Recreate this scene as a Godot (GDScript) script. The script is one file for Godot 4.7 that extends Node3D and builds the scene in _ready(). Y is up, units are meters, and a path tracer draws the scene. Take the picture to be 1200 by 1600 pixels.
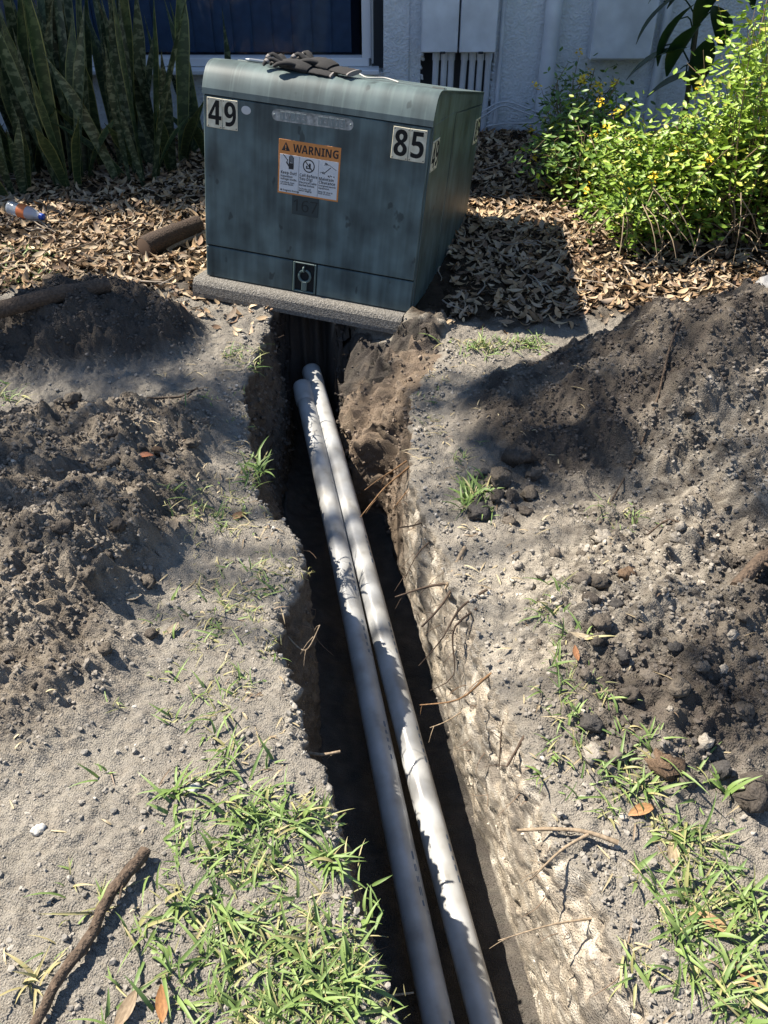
extends Node3D
# A pad-mounted electrical cabinet beside a house, with an open trench and two grey conduits in front of it.

var rng := RandomNumberGenerator.new()
var used := {}
var n_a: FastNoiseLite
var n_b: FastNoiseLite
var n_c: FastNoiseLite
var n_d: FastNoiseLite
var n_cell: FastNoiseLite
var n_cell2: FastNoiseLite
var n_col: FastNoiseLite
var n_lip: FastNoiseLite
var font_bold: SystemFont
var font_plain: SystemFont
const SUN := Vector3(0.74, -1.0, 0.33)

# trench sections: z, left lip x, left foot x, right foot x, right middle x, right middle y, right lip x
const TR := [
	[-3.46, -0.44, -0.40, -0.25, -0.17, -0.22, 0.25], [-3.20, -0.45, -0.40, -0.22, -0.15, -0.24, 0.27], [-2.90, -0.485, -0.41, -0.19, -0.14, -0.27, 0.215],
	[-2.66, -0.495, -0.40, -0.14, -0.10, -0.29, 0.125], [-2.58, -0.49, -0.39, 0.0, 0.03, -0.33, 0.105], [-2.40, -0.455, -0.37, 0.045, 0.05, -0.30, 0.09],
	[-2.15, -0.405, -0.33, 0.085, 0.07, -0.30, 0.085], [-2.00, -0.37, -0.29, 0.11, 0.085, -0.28, 0.10], [-1.83, -0.245, -0.25, 0.145, 0.125, -0.28, 0.155],
	[-1.68, -0.215, -0.225, 0.178, 0.16, -0.28, 0.19], [-1.53, -0.262, -0.20, 0.21, 0.19, -0.26, 0.228], [-1.42, -0.259, -0.185, 0.228, 0.21, -0.25, 0.243],
	[-1.27, -0.201, -0.16, 0.262, 0.24, -0.25, 0.27], [-1.16, -0.169, -0.13, 0.283, 0.268, -0.24, 0.305], [-1.07, -0.131, -0.10, 0.30, 0.29, -0.24, 0.32],
	[-0.925, -0.09, -0.06, 0.332, 0.322, -0.22, 0.347], [-0.79, -0.049, -0.03, 0.36, 0.36, -0.22, 0.405], [-0.57, 0.027, 0.04, 0.40, 0.41, -0.20, 0.452],
	[-0.30, 0.10, 0.11, 0.45, 0.47, -0.20, 0.52], [0.40, 0.24, 0.26, 0.60, 0.62, -0.20, 0.66], [1.40, 0.44, 0.46, 0.80, 0.82, -0.20, 0.86]]
const DEEP := 0.60

# ------------------------------------------------------------------ small helpers
func lin(r: float, g: float, b: float, a := 1.0) -> Color:
	var c := Color(r, g, b).linear_to_srgb()
	c.a = a
	return c

func mat(c: Color, rough := 0.9, metal := 0.0) -> StandardMaterial3D:
	var m := StandardMaterial3D.new()
	m.albedo_color = c
	m.roughness = rough
	m.metallic = metal
	return m

func make_noise(freq: float, sd: int, oct := 1, kind: FastNoiseLite.NoiseType = FastNoiseLite.TYPE_SIMPLEX_SMOOTH) -> FastNoiseLite:
	var n := FastNoiseLite.new()
	n.noise_type = kind
	n.seed = sd
	n.frequency = freq
	n.fractal_type = FastNoiseLite.FRACTAL_FBM if oct > 1 else FastNoiseLite.FRACTAL_NONE
	n.fractal_octaves = oct
	return n

func noise_tex(size: int, freq: float, sd: int, oct: int, lo: Color, hi: Color, kind: FastNoiseLite.NoiseType = FastNoiseLite.TYPE_SIMPLEX_SMOOTH, mid := 0.5) -> NoiseTexture2D:
	var t := NoiseTexture2D.new()
	t.width = size
	t.height = size
	t.seamless = true
	t.noise = make_noise(freq, sd, oct, kind)
	var g := Gradient.new()
	g.set_color(0, lo)
	g.set_color(1, hi)
	g.add_point(mid, lo.lerp(hi, 0.5))
	t.color_ramp = g
	return t

func normal_tex(size: int, freq: float, sd: int, oct: int, strength: float) -> NoiseTexture2D:
	var t := NoiseTexture2D.new()
	t.width = size
	t.height = size
	t.seamless = true
	t.as_normal_map = true
	t.bump_strength = strength
	t.noise = make_noise(freq, sd, oct)
	return t

func triplanar(m: StandardMaterial3D, scale: float, world := true) -> void:
	m.uv1_triplanar = true
	m.uv1_world_triplanar = world
	m.uv1_scale = Vector3.ONE * scale

func numbered(called: String) -> String:
	if not used.has(called):
		used[called] = 0
		return called
	used[called] += 1
	return "%s_%03d" % [called, used[called]]

func tag(o: Node, label: String, category := "", group := "", kind := "") -> Node:
	if label != "":
		o.set_meta("label", label)
	if category != "":
		o.set_meta("category", category)
	if group != "":
		o.set_meta("group", group)
	if kind != "":
		o.set_meta("kind", kind)
	return o

func thing(called: String, label: String, category: String, xf: Transform3D, group := "") -> Node3D:
	var o := Node3D.new()
	o.name = numbered(called)
	add_child(o)
	o.transform = xf
	tag(o, label, category, group)
	return o

func obj(called: String, mesh: Mesh, material: Material, parent: Node = null) -> MeshInstance3D:
	var o := MeshInstance3D.new()
	o.mesh = mesh
	if material:
		o.material_override = material
	if parent == null:
		o.name = numbered(called)
		add_child(o)
	else:
		o.name = called
		parent.add_child(o, true)
	return o

func st_new() -> SurfaceTool:
	var st := SurfaceTool.new()
	st.begin(Mesh.PRIMITIVE_TRIANGLES)
	return st

func done(st: SurfaceTool) -> ArrayMesh:
	st.generate_normals()
	return st.commit()

func tri(st: SurfaceTool, a: Vector3, b: Vector3, c: Vector3) -> void:
	st.add_vertex(a)
	st.add_vertex(b)
	st.add_vertex(c)

func quad(st: SurfaceTool, a: Vector3, b: Vector3, c: Vector3, d: Vector3) -> void:
	tri(st, a, b, c)
	tri(st, a, c, d)

func quad_uv(st: SurfaceTool, p: Array, uv: Array) -> void:
	for i in [0, 1, 2, 0, 2, 3]:
		st.set_uv(uv[i])
		st.add_vertex(p[i])

# chamfered box round a centre; flat faces
func bbox(st: SurfaceTool, c: Vector3, s: Vector3, bev := 0.003, xf := Transform3D()) -> void:
	st.set_smooth_group(-1)
	var h := s * 0.5
	bev = minf(bev, minf(h.x, minf(h.y, h.z)) * 0.9)
	var v := {}
	for i in 8:
		var g := Vector3(1 if i & 1 else -1, 1 if i & 2 else -1, 1 if i & 4 else -1)
		for ax in 3:
			var p := g * (h - Vector3.ONE * bev)
			p[ax] = g[ax] * h[ax]
			v[i * 3 + ax] = xf * (p + c)
	var cen := xf * c
	var faces := []
	for ax in 3:
		var u := (ax + 1) % 3
		var w := (ax + 2) % 3
		for sg in [0, 1]:
			var base: int = sg << ax
			faces.append([base * 3 + ax, (base | 1 << u) * 3 + ax, (base | 1 << u | 1 << w) * 3 + ax, (base | 1 << w) * 3 + ax])
			# edge along axis ax between faces u and w handled below
		for su in [0, 1]:
			for sw in [0, 1]:
				var b0: int = su << u | sw << w
				var b1: int = b0 | 1 << ax
				faces.append([b0 * 3 + u, b1 * 3 + u, b1 * 3 + w, b0 * 3 + w])
	for i in 8:
		faces.append([i * 3, i * 3 + 1, i * 3 + 2])
	for f in faces:
		var a: Vector3 = v[f[0]]
		var b: Vector3 = v[f[1]]
		var d: Vector3 = v[f[2]]
		var n := (d - a).cross(b - a)
		var mid := (a + b + d) / 3.0
		var flip := n.dot(mid - cen) < 0.0
		if f.size() == 4:
			var e: Vector3 = v[f[3]]
			if flip:
				quad(st, e, d, b, a)
			else:
				quad(st, a, b, d, e)
		elif flip:
			tri(st, d, b, a)
		else:
			tri(st, a, b, d)

func box_mesh(s: Vector3, bev := 0.003, c := Vector3.ZERO) -> ArrayMesh:
	var st := st_new()
	bbox(st, c, s, bev)
	return done(st)

# tube along points with radii (round caps flattened), smooth
func tube(st: SurfaceTool, pts: Array, rad: Array, sides := 8, squash := 1.0, wob := 0.0, sd := 0) -> void:
	st.set_smooth_group(1)
	var rings := []
	var up := Vector3(0.13, 0.98, 0.21).normalized()
	for i in pts.size():
		var t: Vector3
		if i == 0:
			t = pts[1] - pts[0]
		elif i == pts.size() - 1:
			t = pts[i] - pts[i - 1]
		else:
			t = pts[i + 1] - pts[i - 1]
		t = t.normalized()
		if absf(t.dot(up)) > 0.95:
			up = Vector3(0.9, 0.1, 0.4).normalized()
		var x := up.cross(t).normalized()
		var y := t.cross(x)
		var ring := []
		for k in sides:
			var a := TAU * k / sides
			var r: float = rad[i]
			if wob > 0.0:
				r *= 1.0 + wob * sin(k * 2.3 + i * 1.7 + sd) * cos(i * 0.9 + k + sd)
			ring.append(pts[i] + x * cos(a) * r + y * sin(a) * r * squash)
		rings.append(ring)
	for i in pts.size() - 1:
		for k in sides:
			var k2 := (k + 1) % sides
			quad(st, rings[i][k], rings[i][k2], rings[i + 1][k2], rings[i + 1][k])
	st.set_smooth_group(-1)
	for k in sides:
		var k2 := (k + 1) % sides
		tri(st, pts[0], rings[0][k2], rings[0][k])
		var l := pts.size() - 1
		tri(st, pts[l], rings[l][k], rings[l][k2])

func tube_mesh(pts: Array, rad: Array, sides := 8, squash := 1.0, wob := 0.0, sd := 0) -> ArrayMesh:
	var st := st_new()
	tube(st, pts, rad, sides, squash, wob, sd)
	return done(st)

# lathe along +y: profile of [r, y]
func lathe(profile: Array, sides := 24) -> ArrayMesh:
	var st := st_new()
	st.set_smooth_group(1)
	for i in profile.size() - 1:
		for k in sides:
			var a := TAU * k / sides
			var b := TAU * (k + 1) / sides
			var p: Array = profile[i]
			var q: Array = profile[i + 1]
			quad(st, Vector3(cos(a) * p[0], p[1], sin(a) * p[0]), Vector3(cos(a) * q[0], q[1], sin(a) * q[0]), Vector3(cos(b) * q[0], q[1], sin(b) * q[0]), Vector3(cos(b) * p[0], p[1], sin(b) * p[0]))
	return done(st)

func smooth_path(pts: Array, n: int) -> Array:
	var c := Curve3D.new()
	for i in pts.size():
		var t := Vector3.ZERO
		if i > 0 and i < pts.size() - 1:
			t = (pts[i + 1] - pts[i - 1]) / 6.0
		c.add_point(pts[i], -t, t)
	var out := []
	for i in n:
		out.append(c.sample_baked(c.get_baked_length() * i / (n - 1.0), true))
	return out

func taper(a: float, b: float, n: int) -> Array:
	var out := []
	for i in n:
		out.append(lerpf(a, b, i / (n - 1.0)))
	return out

func text(called: String, s: String, em: float, m: Material, parent: Node, at: Vector3, wide := 1.0, bold := true, left := false) -> MeshInstance3D:
	var t := TextMesh.new()
	t.text = s
	t.font = font_bold if bold else font_plain
	t.font_size = 48
	t.pixel_size = em / 48.0
	t.depth = 0.0006
	t.curve_step = 2.0
	t.horizontal_alignment = HORIZONTAL_ALIGNMENT_LEFT if left else HORIZONTAL_ALIGNMENT_CENTER
	var o := obj(called, t, m, parent)
	o.position = at
	o.scale = Vector3(wide, 1, 1)
	return o

func copies(called: String, mesh: Mesh, m: Material, xfs: Array, cols: Array, parent: Node = null) -> MultiMeshInstance3D:
	var mm := MultiMesh.new()
	mm.transform_format = MultiMesh.TRANSFORM_3D
	mm.use_colors = cols.size() > 0
	mm.mesh = mesh
	mm.instance_count = xfs.size()
	for i in xfs.size():
		mm.set_instance_transform(i, xfs[i])
		if cols.size() > 0:
			mm.set_instance_color(i, cols[i])
	var o := MultiMeshInstance3D.new()
	o.multimesh = mm
	o.material_override = m
	if parent == null:
		o.name = numbered(called)
		add_child(o)
	else:
		o.name = called
		parent.add_child(o, true)
	o.set_meta("kind", "stuff")
	return o

func spin(pos: Vector3, yaw: float, pitch: float, roll: float, s: Vector3) -> Transform3D:
	return Transform3D(Basis.from_euler(Vector3(pitch, yaw, roll)) * Basis.from_scale(s), pos)

# ------------------------------------------------------------------ the ground's shape
func bump(x: float, z: float, cx: float, cz: float, rx: float, rz: float) -> float:
	var d := (x - cx) * (x - cx) / (rx * rx) + (z - cz) * (z - cz) / (rz * rz)
	if d >= 1.0:
		return 0.0
	var t := 1.0 - d
	return t * t * (3.0 - 2.0 * t)

func heap_right(x: float, z: float) -> float:
	if x < 0.0 or z > -0.6 or z < -3.6:
		return 0.0
	return 0.33 * bump(x, z, 1.50, -2.45, 1.0, 0.80) + 0.12 * bump(x, z, 0.72, -2.42, 0.55, 0.45) + 0.10 * bump(x, z, 1.0, -1.55, 0.75, 0.60) + 0.05 * bump(x, z, 0.60, -1.30, 0.36, 0.42) + 0.03 * bump(x, z, 0.45, -2.0, 0.25, 0.30)

func heap_left(x: float, z: float) -> float:
	if x > 0.0 or z > -0.6 or z < -3.6:
		return 0.0
	return 0.17 * bump(x, z, -1.08, -3.02, 0.42, 0.30) + 0.07 * bump(x, z, -1.5, -2.9, 0.5, 0.3) + 0.13 * bump(x, z, -1.05, -1.95, 0.62, 0.62) + 0.06 * bump(x, z, -0.90, -1.38, 0.36, 0.36) + 0.05 * bump(x, z, -0.72, -2.35, 0.26, 0.28) + 0.05 * bump(x, z, -0.80, -1.75, 0.24, 0.22)

func mulch_at(x: float, z: float) -> float:
	var edge := -3.42 if x < 0.1 else -3.12
	if x > 0.8:
		edge = -3.2
	return smoothstep(0.10, -0.08, z - edge + n_a.get_noise_2d(x, z) * 0.10)

func ground_y(x: float, z: float) -> float:
	var hr := heap_right(x, z)
	var hl := heap_left(x, z)
	var w := clampf((hr + hl) * 14.0, 0.0, 1.0)
	var a := n_a.get_noise_2d(x, z)
	var y := hr + hl + a * (0.006 + 0.018 * w) + (0.042 + 0.02 * n_b.get_noise_2d(x, z)) * bump(x, z, 0.15, -3.10, 0.16, 0.14)
	if absf(x) > 3.0 or z < -6.0 or z > 0.2:
		return y
	var b := n_b.get_noise_2d(x, z)
	var c := n_c.get_noise_2d(x, z)
	var d := n_d.get_noise_2d(x, z)
	var lump := maxf(0.0, -n_cell.get_noise_2d(x + b * 0.02, z) - 0.25)
	var lump2 := maxf(0.0, -n_cell2.get_noise_2d(x, z + b * 0.01) - 0.2)
	y += w * ((0.012 + 0.010 * clampf(hl * 12.0, 0.0, 1.0)) * b + 0.010 * c + 0.045 * lump * smoothstep(-0.3, 0.5, a) + 0.011 * lump2) + (1.0 - w) * (0.006 * b + 0.0042 * c + 0.006 * lump2 * smoothstep(0.0, 0.6, b + a)) + 0.0030 * d
	return y

func sect(z: float) -> Array:
	for i in TR.size() - 1:
		if z <= TR[i + 1][0] or i == TR.size() - 2:
			var t := clampf((z - TR[i][0]) / (TR[i + 1][0] - TR[i][0]), 0.0, 1.0)
			t = t * t * (3.0 - 2.0 * t) * 0.4 + t * 0.6
			var o := []
			for k in range(1, 7):
				o.append(lerpf(TR[i][k], TR[i + 1][k], t))
			return o
	return []

func left_lip(z: float) -> float:
	return sect(z)[0] + n_lip.get_noise_2d(z * 1.0, 3.0) * 0.022 + n_c.get_noise_2d(z, 9.0) * 0.011

func right_lip(z: float) -> float:
	return sect(z)[5] + n_lip.get_noise_2d(z * 1.0, 7.0) * 0.020 + n_c.get_noise_2d(z, 4.0) * 0.008

func in_trench(x: float, z: float, margin := 0.0) -> bool:
	return z > -3.46 and z < 1.2 and x > left_lip(z) - margin and x < right_lip(z) + margin

func soil(x: float, y: float, z: float, inside: int) -> Color:
	# soil base colours (linear), darker on trench floor, pit head and far left heap
	var big := n_col.get_noise_2d(x, z)
	var a := n_a.get_noise_2d(x * 1.3 + 5.0, z * 1.3)
	var b := n_b.get_noise_2d(x + 8.0, z)
	var c := n_c.get_noise_2d(x + 2.0, z + 3.0)
	var v := 1.0 + 0.13 * a + 0.10 * b + 0.09 * c
	var sand := Color(0.365, 0.341, 0.302)
	var pale := Color(0.46, 0.43, 0.375)
	var dark := Color(0.120, 0.104, 0.090)
	var brown := Color(0.225, 0.196, 0.163)
	if inside == 0:
		var col := sand.lerp(pale, smoothstep(0.15, 0.6, big + 0.3 * a) * 0.35)
		col = col.lerp(brown, smoothstep(0.1, 0.55, b + a * 0.5) * 0.35)
		if x > 0.0:
			var hr := heap_right(x, z)
			var w := clampf(hr * 16.0, 0.0, 1.0)
			col = col.lerp(Color(0.37, 0.34, 0.295), 0.6)
			var hc := dark.lerp(brown, smoothstep(-0.3, 0.7, a + big))
			var palezone := bump(x, z, 0.55, -1.62, 0.42, 0.40) + 0.8 * bump(x, z, 1.05, -1.95, 0.5, 0.35)
			hc = hc.lerp(Color(0.40, 0.365, 0.31), clampf(palezone * (0.75 + 0.8 * b + 0.5 * c), 0.0, 1.0))
			col = col.lerp(hc, w)
			col = col.lerp(Color(0.52, 0.475, 0.40), bump(x, z, 0.34, -1.52, 0.16, 0.30) * clampf(0.5 + b + c, 0.0, 1.0))
		else:
			var hl := heap_left(x, z)
			var hc2 := brown.lerp(Color(0.30, 0.265, 0.22), smoothstep(-0.4, 0.6, a + c * 0.5))
			hc2 = hc2.lerp(dark, clampf(bump(x, z, -1.08, -2.98, 0.6, 0.45) * 1.6, 0.0, 0.9))
			col = col.lerp(hc2, clampf(hl * 18.0, 0.0, 1.0))
		col = col.lerp(Color(0.085, 0.064, 0.045), mulch_at(x, z))
		return Color(col.r * v, col.g * v, col.b * v)
	# faces of the cut: streaked horizons
	var s := n_b.get_noise_3d(x * 0.5, y * 3.0, z * 0.55)
	var s2 := n_c.get_noise_3d(x * 0.5, y * 1.0, z * 0.22)
	var col2: Color
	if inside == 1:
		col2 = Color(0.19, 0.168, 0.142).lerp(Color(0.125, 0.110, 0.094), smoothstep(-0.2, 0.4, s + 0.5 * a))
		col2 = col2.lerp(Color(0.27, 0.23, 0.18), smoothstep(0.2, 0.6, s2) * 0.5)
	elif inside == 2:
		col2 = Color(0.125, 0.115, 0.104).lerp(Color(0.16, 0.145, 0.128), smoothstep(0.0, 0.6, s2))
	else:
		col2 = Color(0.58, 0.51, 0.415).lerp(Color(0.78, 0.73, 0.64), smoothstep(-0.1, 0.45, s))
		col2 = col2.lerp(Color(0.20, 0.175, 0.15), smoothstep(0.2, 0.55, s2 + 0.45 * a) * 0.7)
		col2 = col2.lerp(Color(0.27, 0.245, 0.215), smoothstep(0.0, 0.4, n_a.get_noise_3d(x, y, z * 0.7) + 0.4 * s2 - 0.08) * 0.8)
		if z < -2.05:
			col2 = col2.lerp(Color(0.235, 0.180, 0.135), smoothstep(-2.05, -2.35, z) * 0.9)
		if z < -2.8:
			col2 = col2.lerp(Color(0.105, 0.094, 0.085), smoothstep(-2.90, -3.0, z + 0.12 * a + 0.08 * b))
	return Color(col2.r * v, col2.g * v, col2.b * v)

func end_open(x: float, z: float) -> float:
	# how far the pit is open at its end below the pad
	var front := -3.095 - 0.278 * (0.104 - x)
	var e := lerpf(front - 0.03, front + 0.10, smoothstep(-0.27, -0.06, x)) - 0.07 * n_a.get_noise_2d(x * 2.0, 1.5) - 0.03 * n_b.get_noise_2d(x, 2.5)
	var near := smoothstep(1.35, 1.15, z)
	return smoothstep(e - 0.10, e + 0.09, z + 0.04 * maxf(0.0, -n_cell.get_noise_2d(x, z) - 0.2)) * near

func build_ground() -> void:
	var offs := [0.0]
	while offs[-1] < 40.0:
		var o: float = offs[-1]
		var s := 0.0062 if o < 0.85 else (0.010 if o < 1.6 else maxf(0.016, (o - 1.3) * 0.14))
		offs.append(o + s)
	var zs := [40.0]
	while zs[-1] > -40.0:
		var z: float = zs[-1]
		var s := 0.006
		if z > -0.42:
			s = maxf(0.02, (z + 0.42) * 0.25)
		elif z < -5.8:
			s = maxf(0.08, (-z - 5.2) * 0.18)
		elif z < -3.6:
			s = 0.020
		elif z < -1.5:
			s = 0.0088
		zs.append(z - s)
	var nl: int = offs.size()
	var nw := 40
	var nf := 22
	var nr := 46
	var cols := nl + nw + nf + nr + nl
	var rows := zs.size()
	var P := PackedVector3Array()
	var C := PackedColorArray()
	P.resize(cols * rows)
	C.resize(cols * rows)
	for j in rows:
		var z: float = zs[j]
		var zc := clampf(z, -3.46, 1.4)
		var s := sect(zc)
		var jit := 1.0 if z > -3.6 and z < 1.3 else 0.0
		var xl: float = s[0] + (n_lip.get_noise_2d(zc, 3.0) * 0.022 + n_c.get_noise_2d(zc, 9.0) * 0.011) * jit
		var xr: float = s[5] + (n_lip.get_noise_2d(zc, 7.0) * 0.020 + n_c.get_noise_2d(zc, 4.0) * 0.008) * jit
		var gl := ground_y(xl, z) - 0.012
		var gr := ground_y(xr, z) - 0.012
		var at := j * cols
		for i in nl:
			var o: float = offs[nl - 1 - i]
			var x := xl - o
			var y := ground_y(x, z) - 0.012 * exp(-o / 0.018)
			P[at] = Vector3(x, y, z)
			C[at] = soil(x, y, z, 0)
			at += 1
		for i in nw + nf + nr:
			var x: float
			var y: float
			var kind := 1
			var k := i
			if i < nw:
				var t := (i + 1.0) / (nw + 1.0)
				y = lerpf(gl, -DEEP, t)
				var undercut := 0.025 * sin(t * PI) * sin(z * 9.0)
				x = lerpf(xl, s[1], smoothstep(0.0, 1.0, t)) - undercut
				var damp := minf(t * 6.0, 1.0)
				x += (n_b.get_noise_3d(x, y, z) * 0.016 + n_c.get_noise_3d(x, y, z) * 0.008 + n_d.get_noise_3d(x, y, z) * 0.003) * damp
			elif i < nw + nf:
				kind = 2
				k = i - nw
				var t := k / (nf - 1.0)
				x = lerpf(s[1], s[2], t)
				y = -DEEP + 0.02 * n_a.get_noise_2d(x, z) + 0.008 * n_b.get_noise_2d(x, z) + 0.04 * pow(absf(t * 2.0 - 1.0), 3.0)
			else:
				kind = 3
				k = i - nw - nf
				var t := (k + 1.0) / (nr + 1.0)
				if t < 0.5:
					x = lerpf(s[2], s[3], t * 2.0)
					y = lerpf(-DEEP + 0.04, s[4], t * 2.0)
				else:
					x = lerpf(s[3], xr, t * 2.0 - 1.0)
					y = lerpf(s[4], gr, pow(t * 2.0 - 1.0, 0.85))
				var damp := minf((1.0 - t) * 8.0, 1.0)
				var amp := 1.0 + 0.8 * smoothstep(-2.4, -2.7, z)
				var lump := maxf(0.0, -n_cell.get_noise_3d(x, y, z) - 0.3)
				x += (n_a.get_noise_3d(x, y * 0.8, z) * 0.018 + n_b.get_noise_3d(x * 0.4, y * 0.8, z * 0.5) * 0.010 + n_c.get_noise_3d(x * 0.4, y * 0.9, z * 0.18) * 0.004 + n_d.get_noise_3d(x * 0.5, y * 0.5, z * 0.3) * 0.0016 - lump * 0.008 + 0.05 * maxf(0.0, n_b.get_noise_3d(x * 0.7 + 3.0, y * 1.3, z * 0.7) - 0.30) + 0.03 * maxf(0.0, n_c.get_noise_3d(x * 0.6, y * 0.8, z * 0.5 + 6.0) - 0.45)) * damp * amp
				if t > 0.5:
					y += (n_b.get_noise_2d(x + 4.0, z) * 0.006 + n_c.get_noise_2d(x + 4.0, z) * 0.003 + lump * 0.004) * damp * amp
			if kind == 3 and z < -2.2:
				var rough := smoothstep(-2.2, -2.6, z) * minf(1.0, 4.0 * (k + 1.0) / nr) * minf(1.0, (nr - k) * 0.1)
				y += rough * (0.016 * n_b.get_noise_2d(x, z) + 0.011 * n_c.get_noise_2d(x, z) + 0.006 * n_d.get_noise_2d(x, z) + 0.05 * maxf(0.0, -n_cell.get_noise_2d(x, z) - 0.25) + 0.014 * maxf(0.0, -n_cell2.get_noise_2d(x, z) - 0.2))
			var open := end_open(x, z)
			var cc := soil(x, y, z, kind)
			if open < 1.0:
				var g := ground_y(x, z)
				var fr := -3.095 - 0.278 * (0.104 - x)
				g -= 0.075 * smoothstep(fr - 0.10, fr - 0.01, z) * (1.0 - smoothstep(0.0, 0.12, x))
				y = lerpf(g, y, open)
				var face := open * (1.0 - open) * 4.0
				y += face * (0.03 * n_b.get_noise_2d(x, z) + 0.02 * n_c.get_noise_2d(x, z)) + (0.2 + face) * 0.03 * maxf(0.0, -n_cell.get_noise_2d(x + 3.0, z) - 0.2)
				if open < 0.02:
					cc = soil(x, y, z, 0)
				else:
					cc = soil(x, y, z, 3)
			P[at] = Vector3(x, y, z)
			C[at] = cc
			if kind != 2 and z < -0.5 and z > -3.3 and y < 0.05 and (i * 7 + j * 13) % 5 == 0:
				wall_pts.append([Vector3(x, y, z), cc, kind])
			at += 1
		for i in nl:
			var o: float = offs[i]
			var x := xr + o
			var y := ground_y(x, z) - 0.012 * exp(-o / 0.018)
			P[at] = Vector3(x, y, z)
			C[at] = soil(x, y, z, 0)
			at += 1
	var N := PackedVector3Array()
	N.resize(P.size())
	for j in rows:
		for i in cols:
			var at := j * cols + i
			var dx := P[at + (1 if i < cols - 1 else 0)] - P[at - (1 if i > 0 else 0)]
			var dz := P[at + (cols if j < rows - 1 else 0)] - P[at - (cols if j > 0 else 0)]
			N[at] = dx.cross(dz).normalized()
	var I := PackedInt32Array()
	I.resize((cols - 1) * (rows - 1) * 6)
	var w := 0
	for j in rows - 1:
		for i in cols - 1:
			var q := j * cols + i
			I[w] = q
			I[w + 1] = q + cols
			I[w + 2] = q + 1
			I[w + 3] = q + 1
			I[w + 4] = q + cols
			I[w + 5] = q + cols + 1
			w += 6
	var arr := []
	arr.resize(Mesh.ARRAY_MAX)
	arr[Mesh.ARRAY_VERTEX] = P
	arr[Mesh.ARRAY_NORMAL] = N
	arr[Mesh.ARRAY_COLOR] = C
	arr[Mesh.ARRAY_INDEX] = I
	var mesh := ArrayMesh.new()
	mesh.add_surface_from_arrays(Mesh.PRIMITIVE_TRIANGLES, arr)
	var m := mat(Color.WHITE, 0.97)
	m.metallic_specular = 0.25
	m.vertex_color_use_as_albedo = true
	m.albedo_texture = noise_tex(1024, 0.11, 5, 4, Color(0.58, 0.57, 0.55), Color(1, 1, 1))
	m.normal_enabled = true
	m.normal_texture = normal_tex(1024, 0.07, 6, 5, 9.0)
	m.normal_scale = 1.5
	triplanar(m, 2.6)
	ground = obj("ground", mesh, m)
	tag(ground, "dug sandy soil with an open trench and heaps of spoil", "", "", "structure")
	soil_mat = m

var ground: MeshInstance3D
var wall_pts := []
var soil_mat: StandardMaterial3D

# deformed lump, about 80 triangles
func lump_mesh(sd: int, rough := 0.28, seg := 8, ring := 5, flat := false) -> ArrayMesh:
	var n := make_noise(0.9, sd, 3)
	var st := st_new()
	st.set_smooth_group(-1 if flat else 1)
	var pt := func(i: int, k: int) -> Vector3:
		var th := PI * i / ring
		var ph := TAU * (k % seg) / seg + (0.35 if i % 2 else 0.0)
		var d := Vector3(sin(th) * cos(ph), cos(th), sin(th) * sin(ph))
		return d * (1.0 + rough * 2.0 * n.get_noise_3dv(d * 1.6)) * Vector3(1.0, 0.8, 1.0)
	for i in ring:
		for k in seg:
			var a: Vector3 = pt.call(i, k)
			var b: Vector3 = pt.call(i, k + 1)
			var c: Vector3 = pt.call(i + 1, k + 1)
			var d: Vector3 = pt.call(i + 1, k)
			if i > 0:
				tri(st, a, b, c)
			if i < ring - 1:
				tri(st, a, c, d)
	return done(st)

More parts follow.
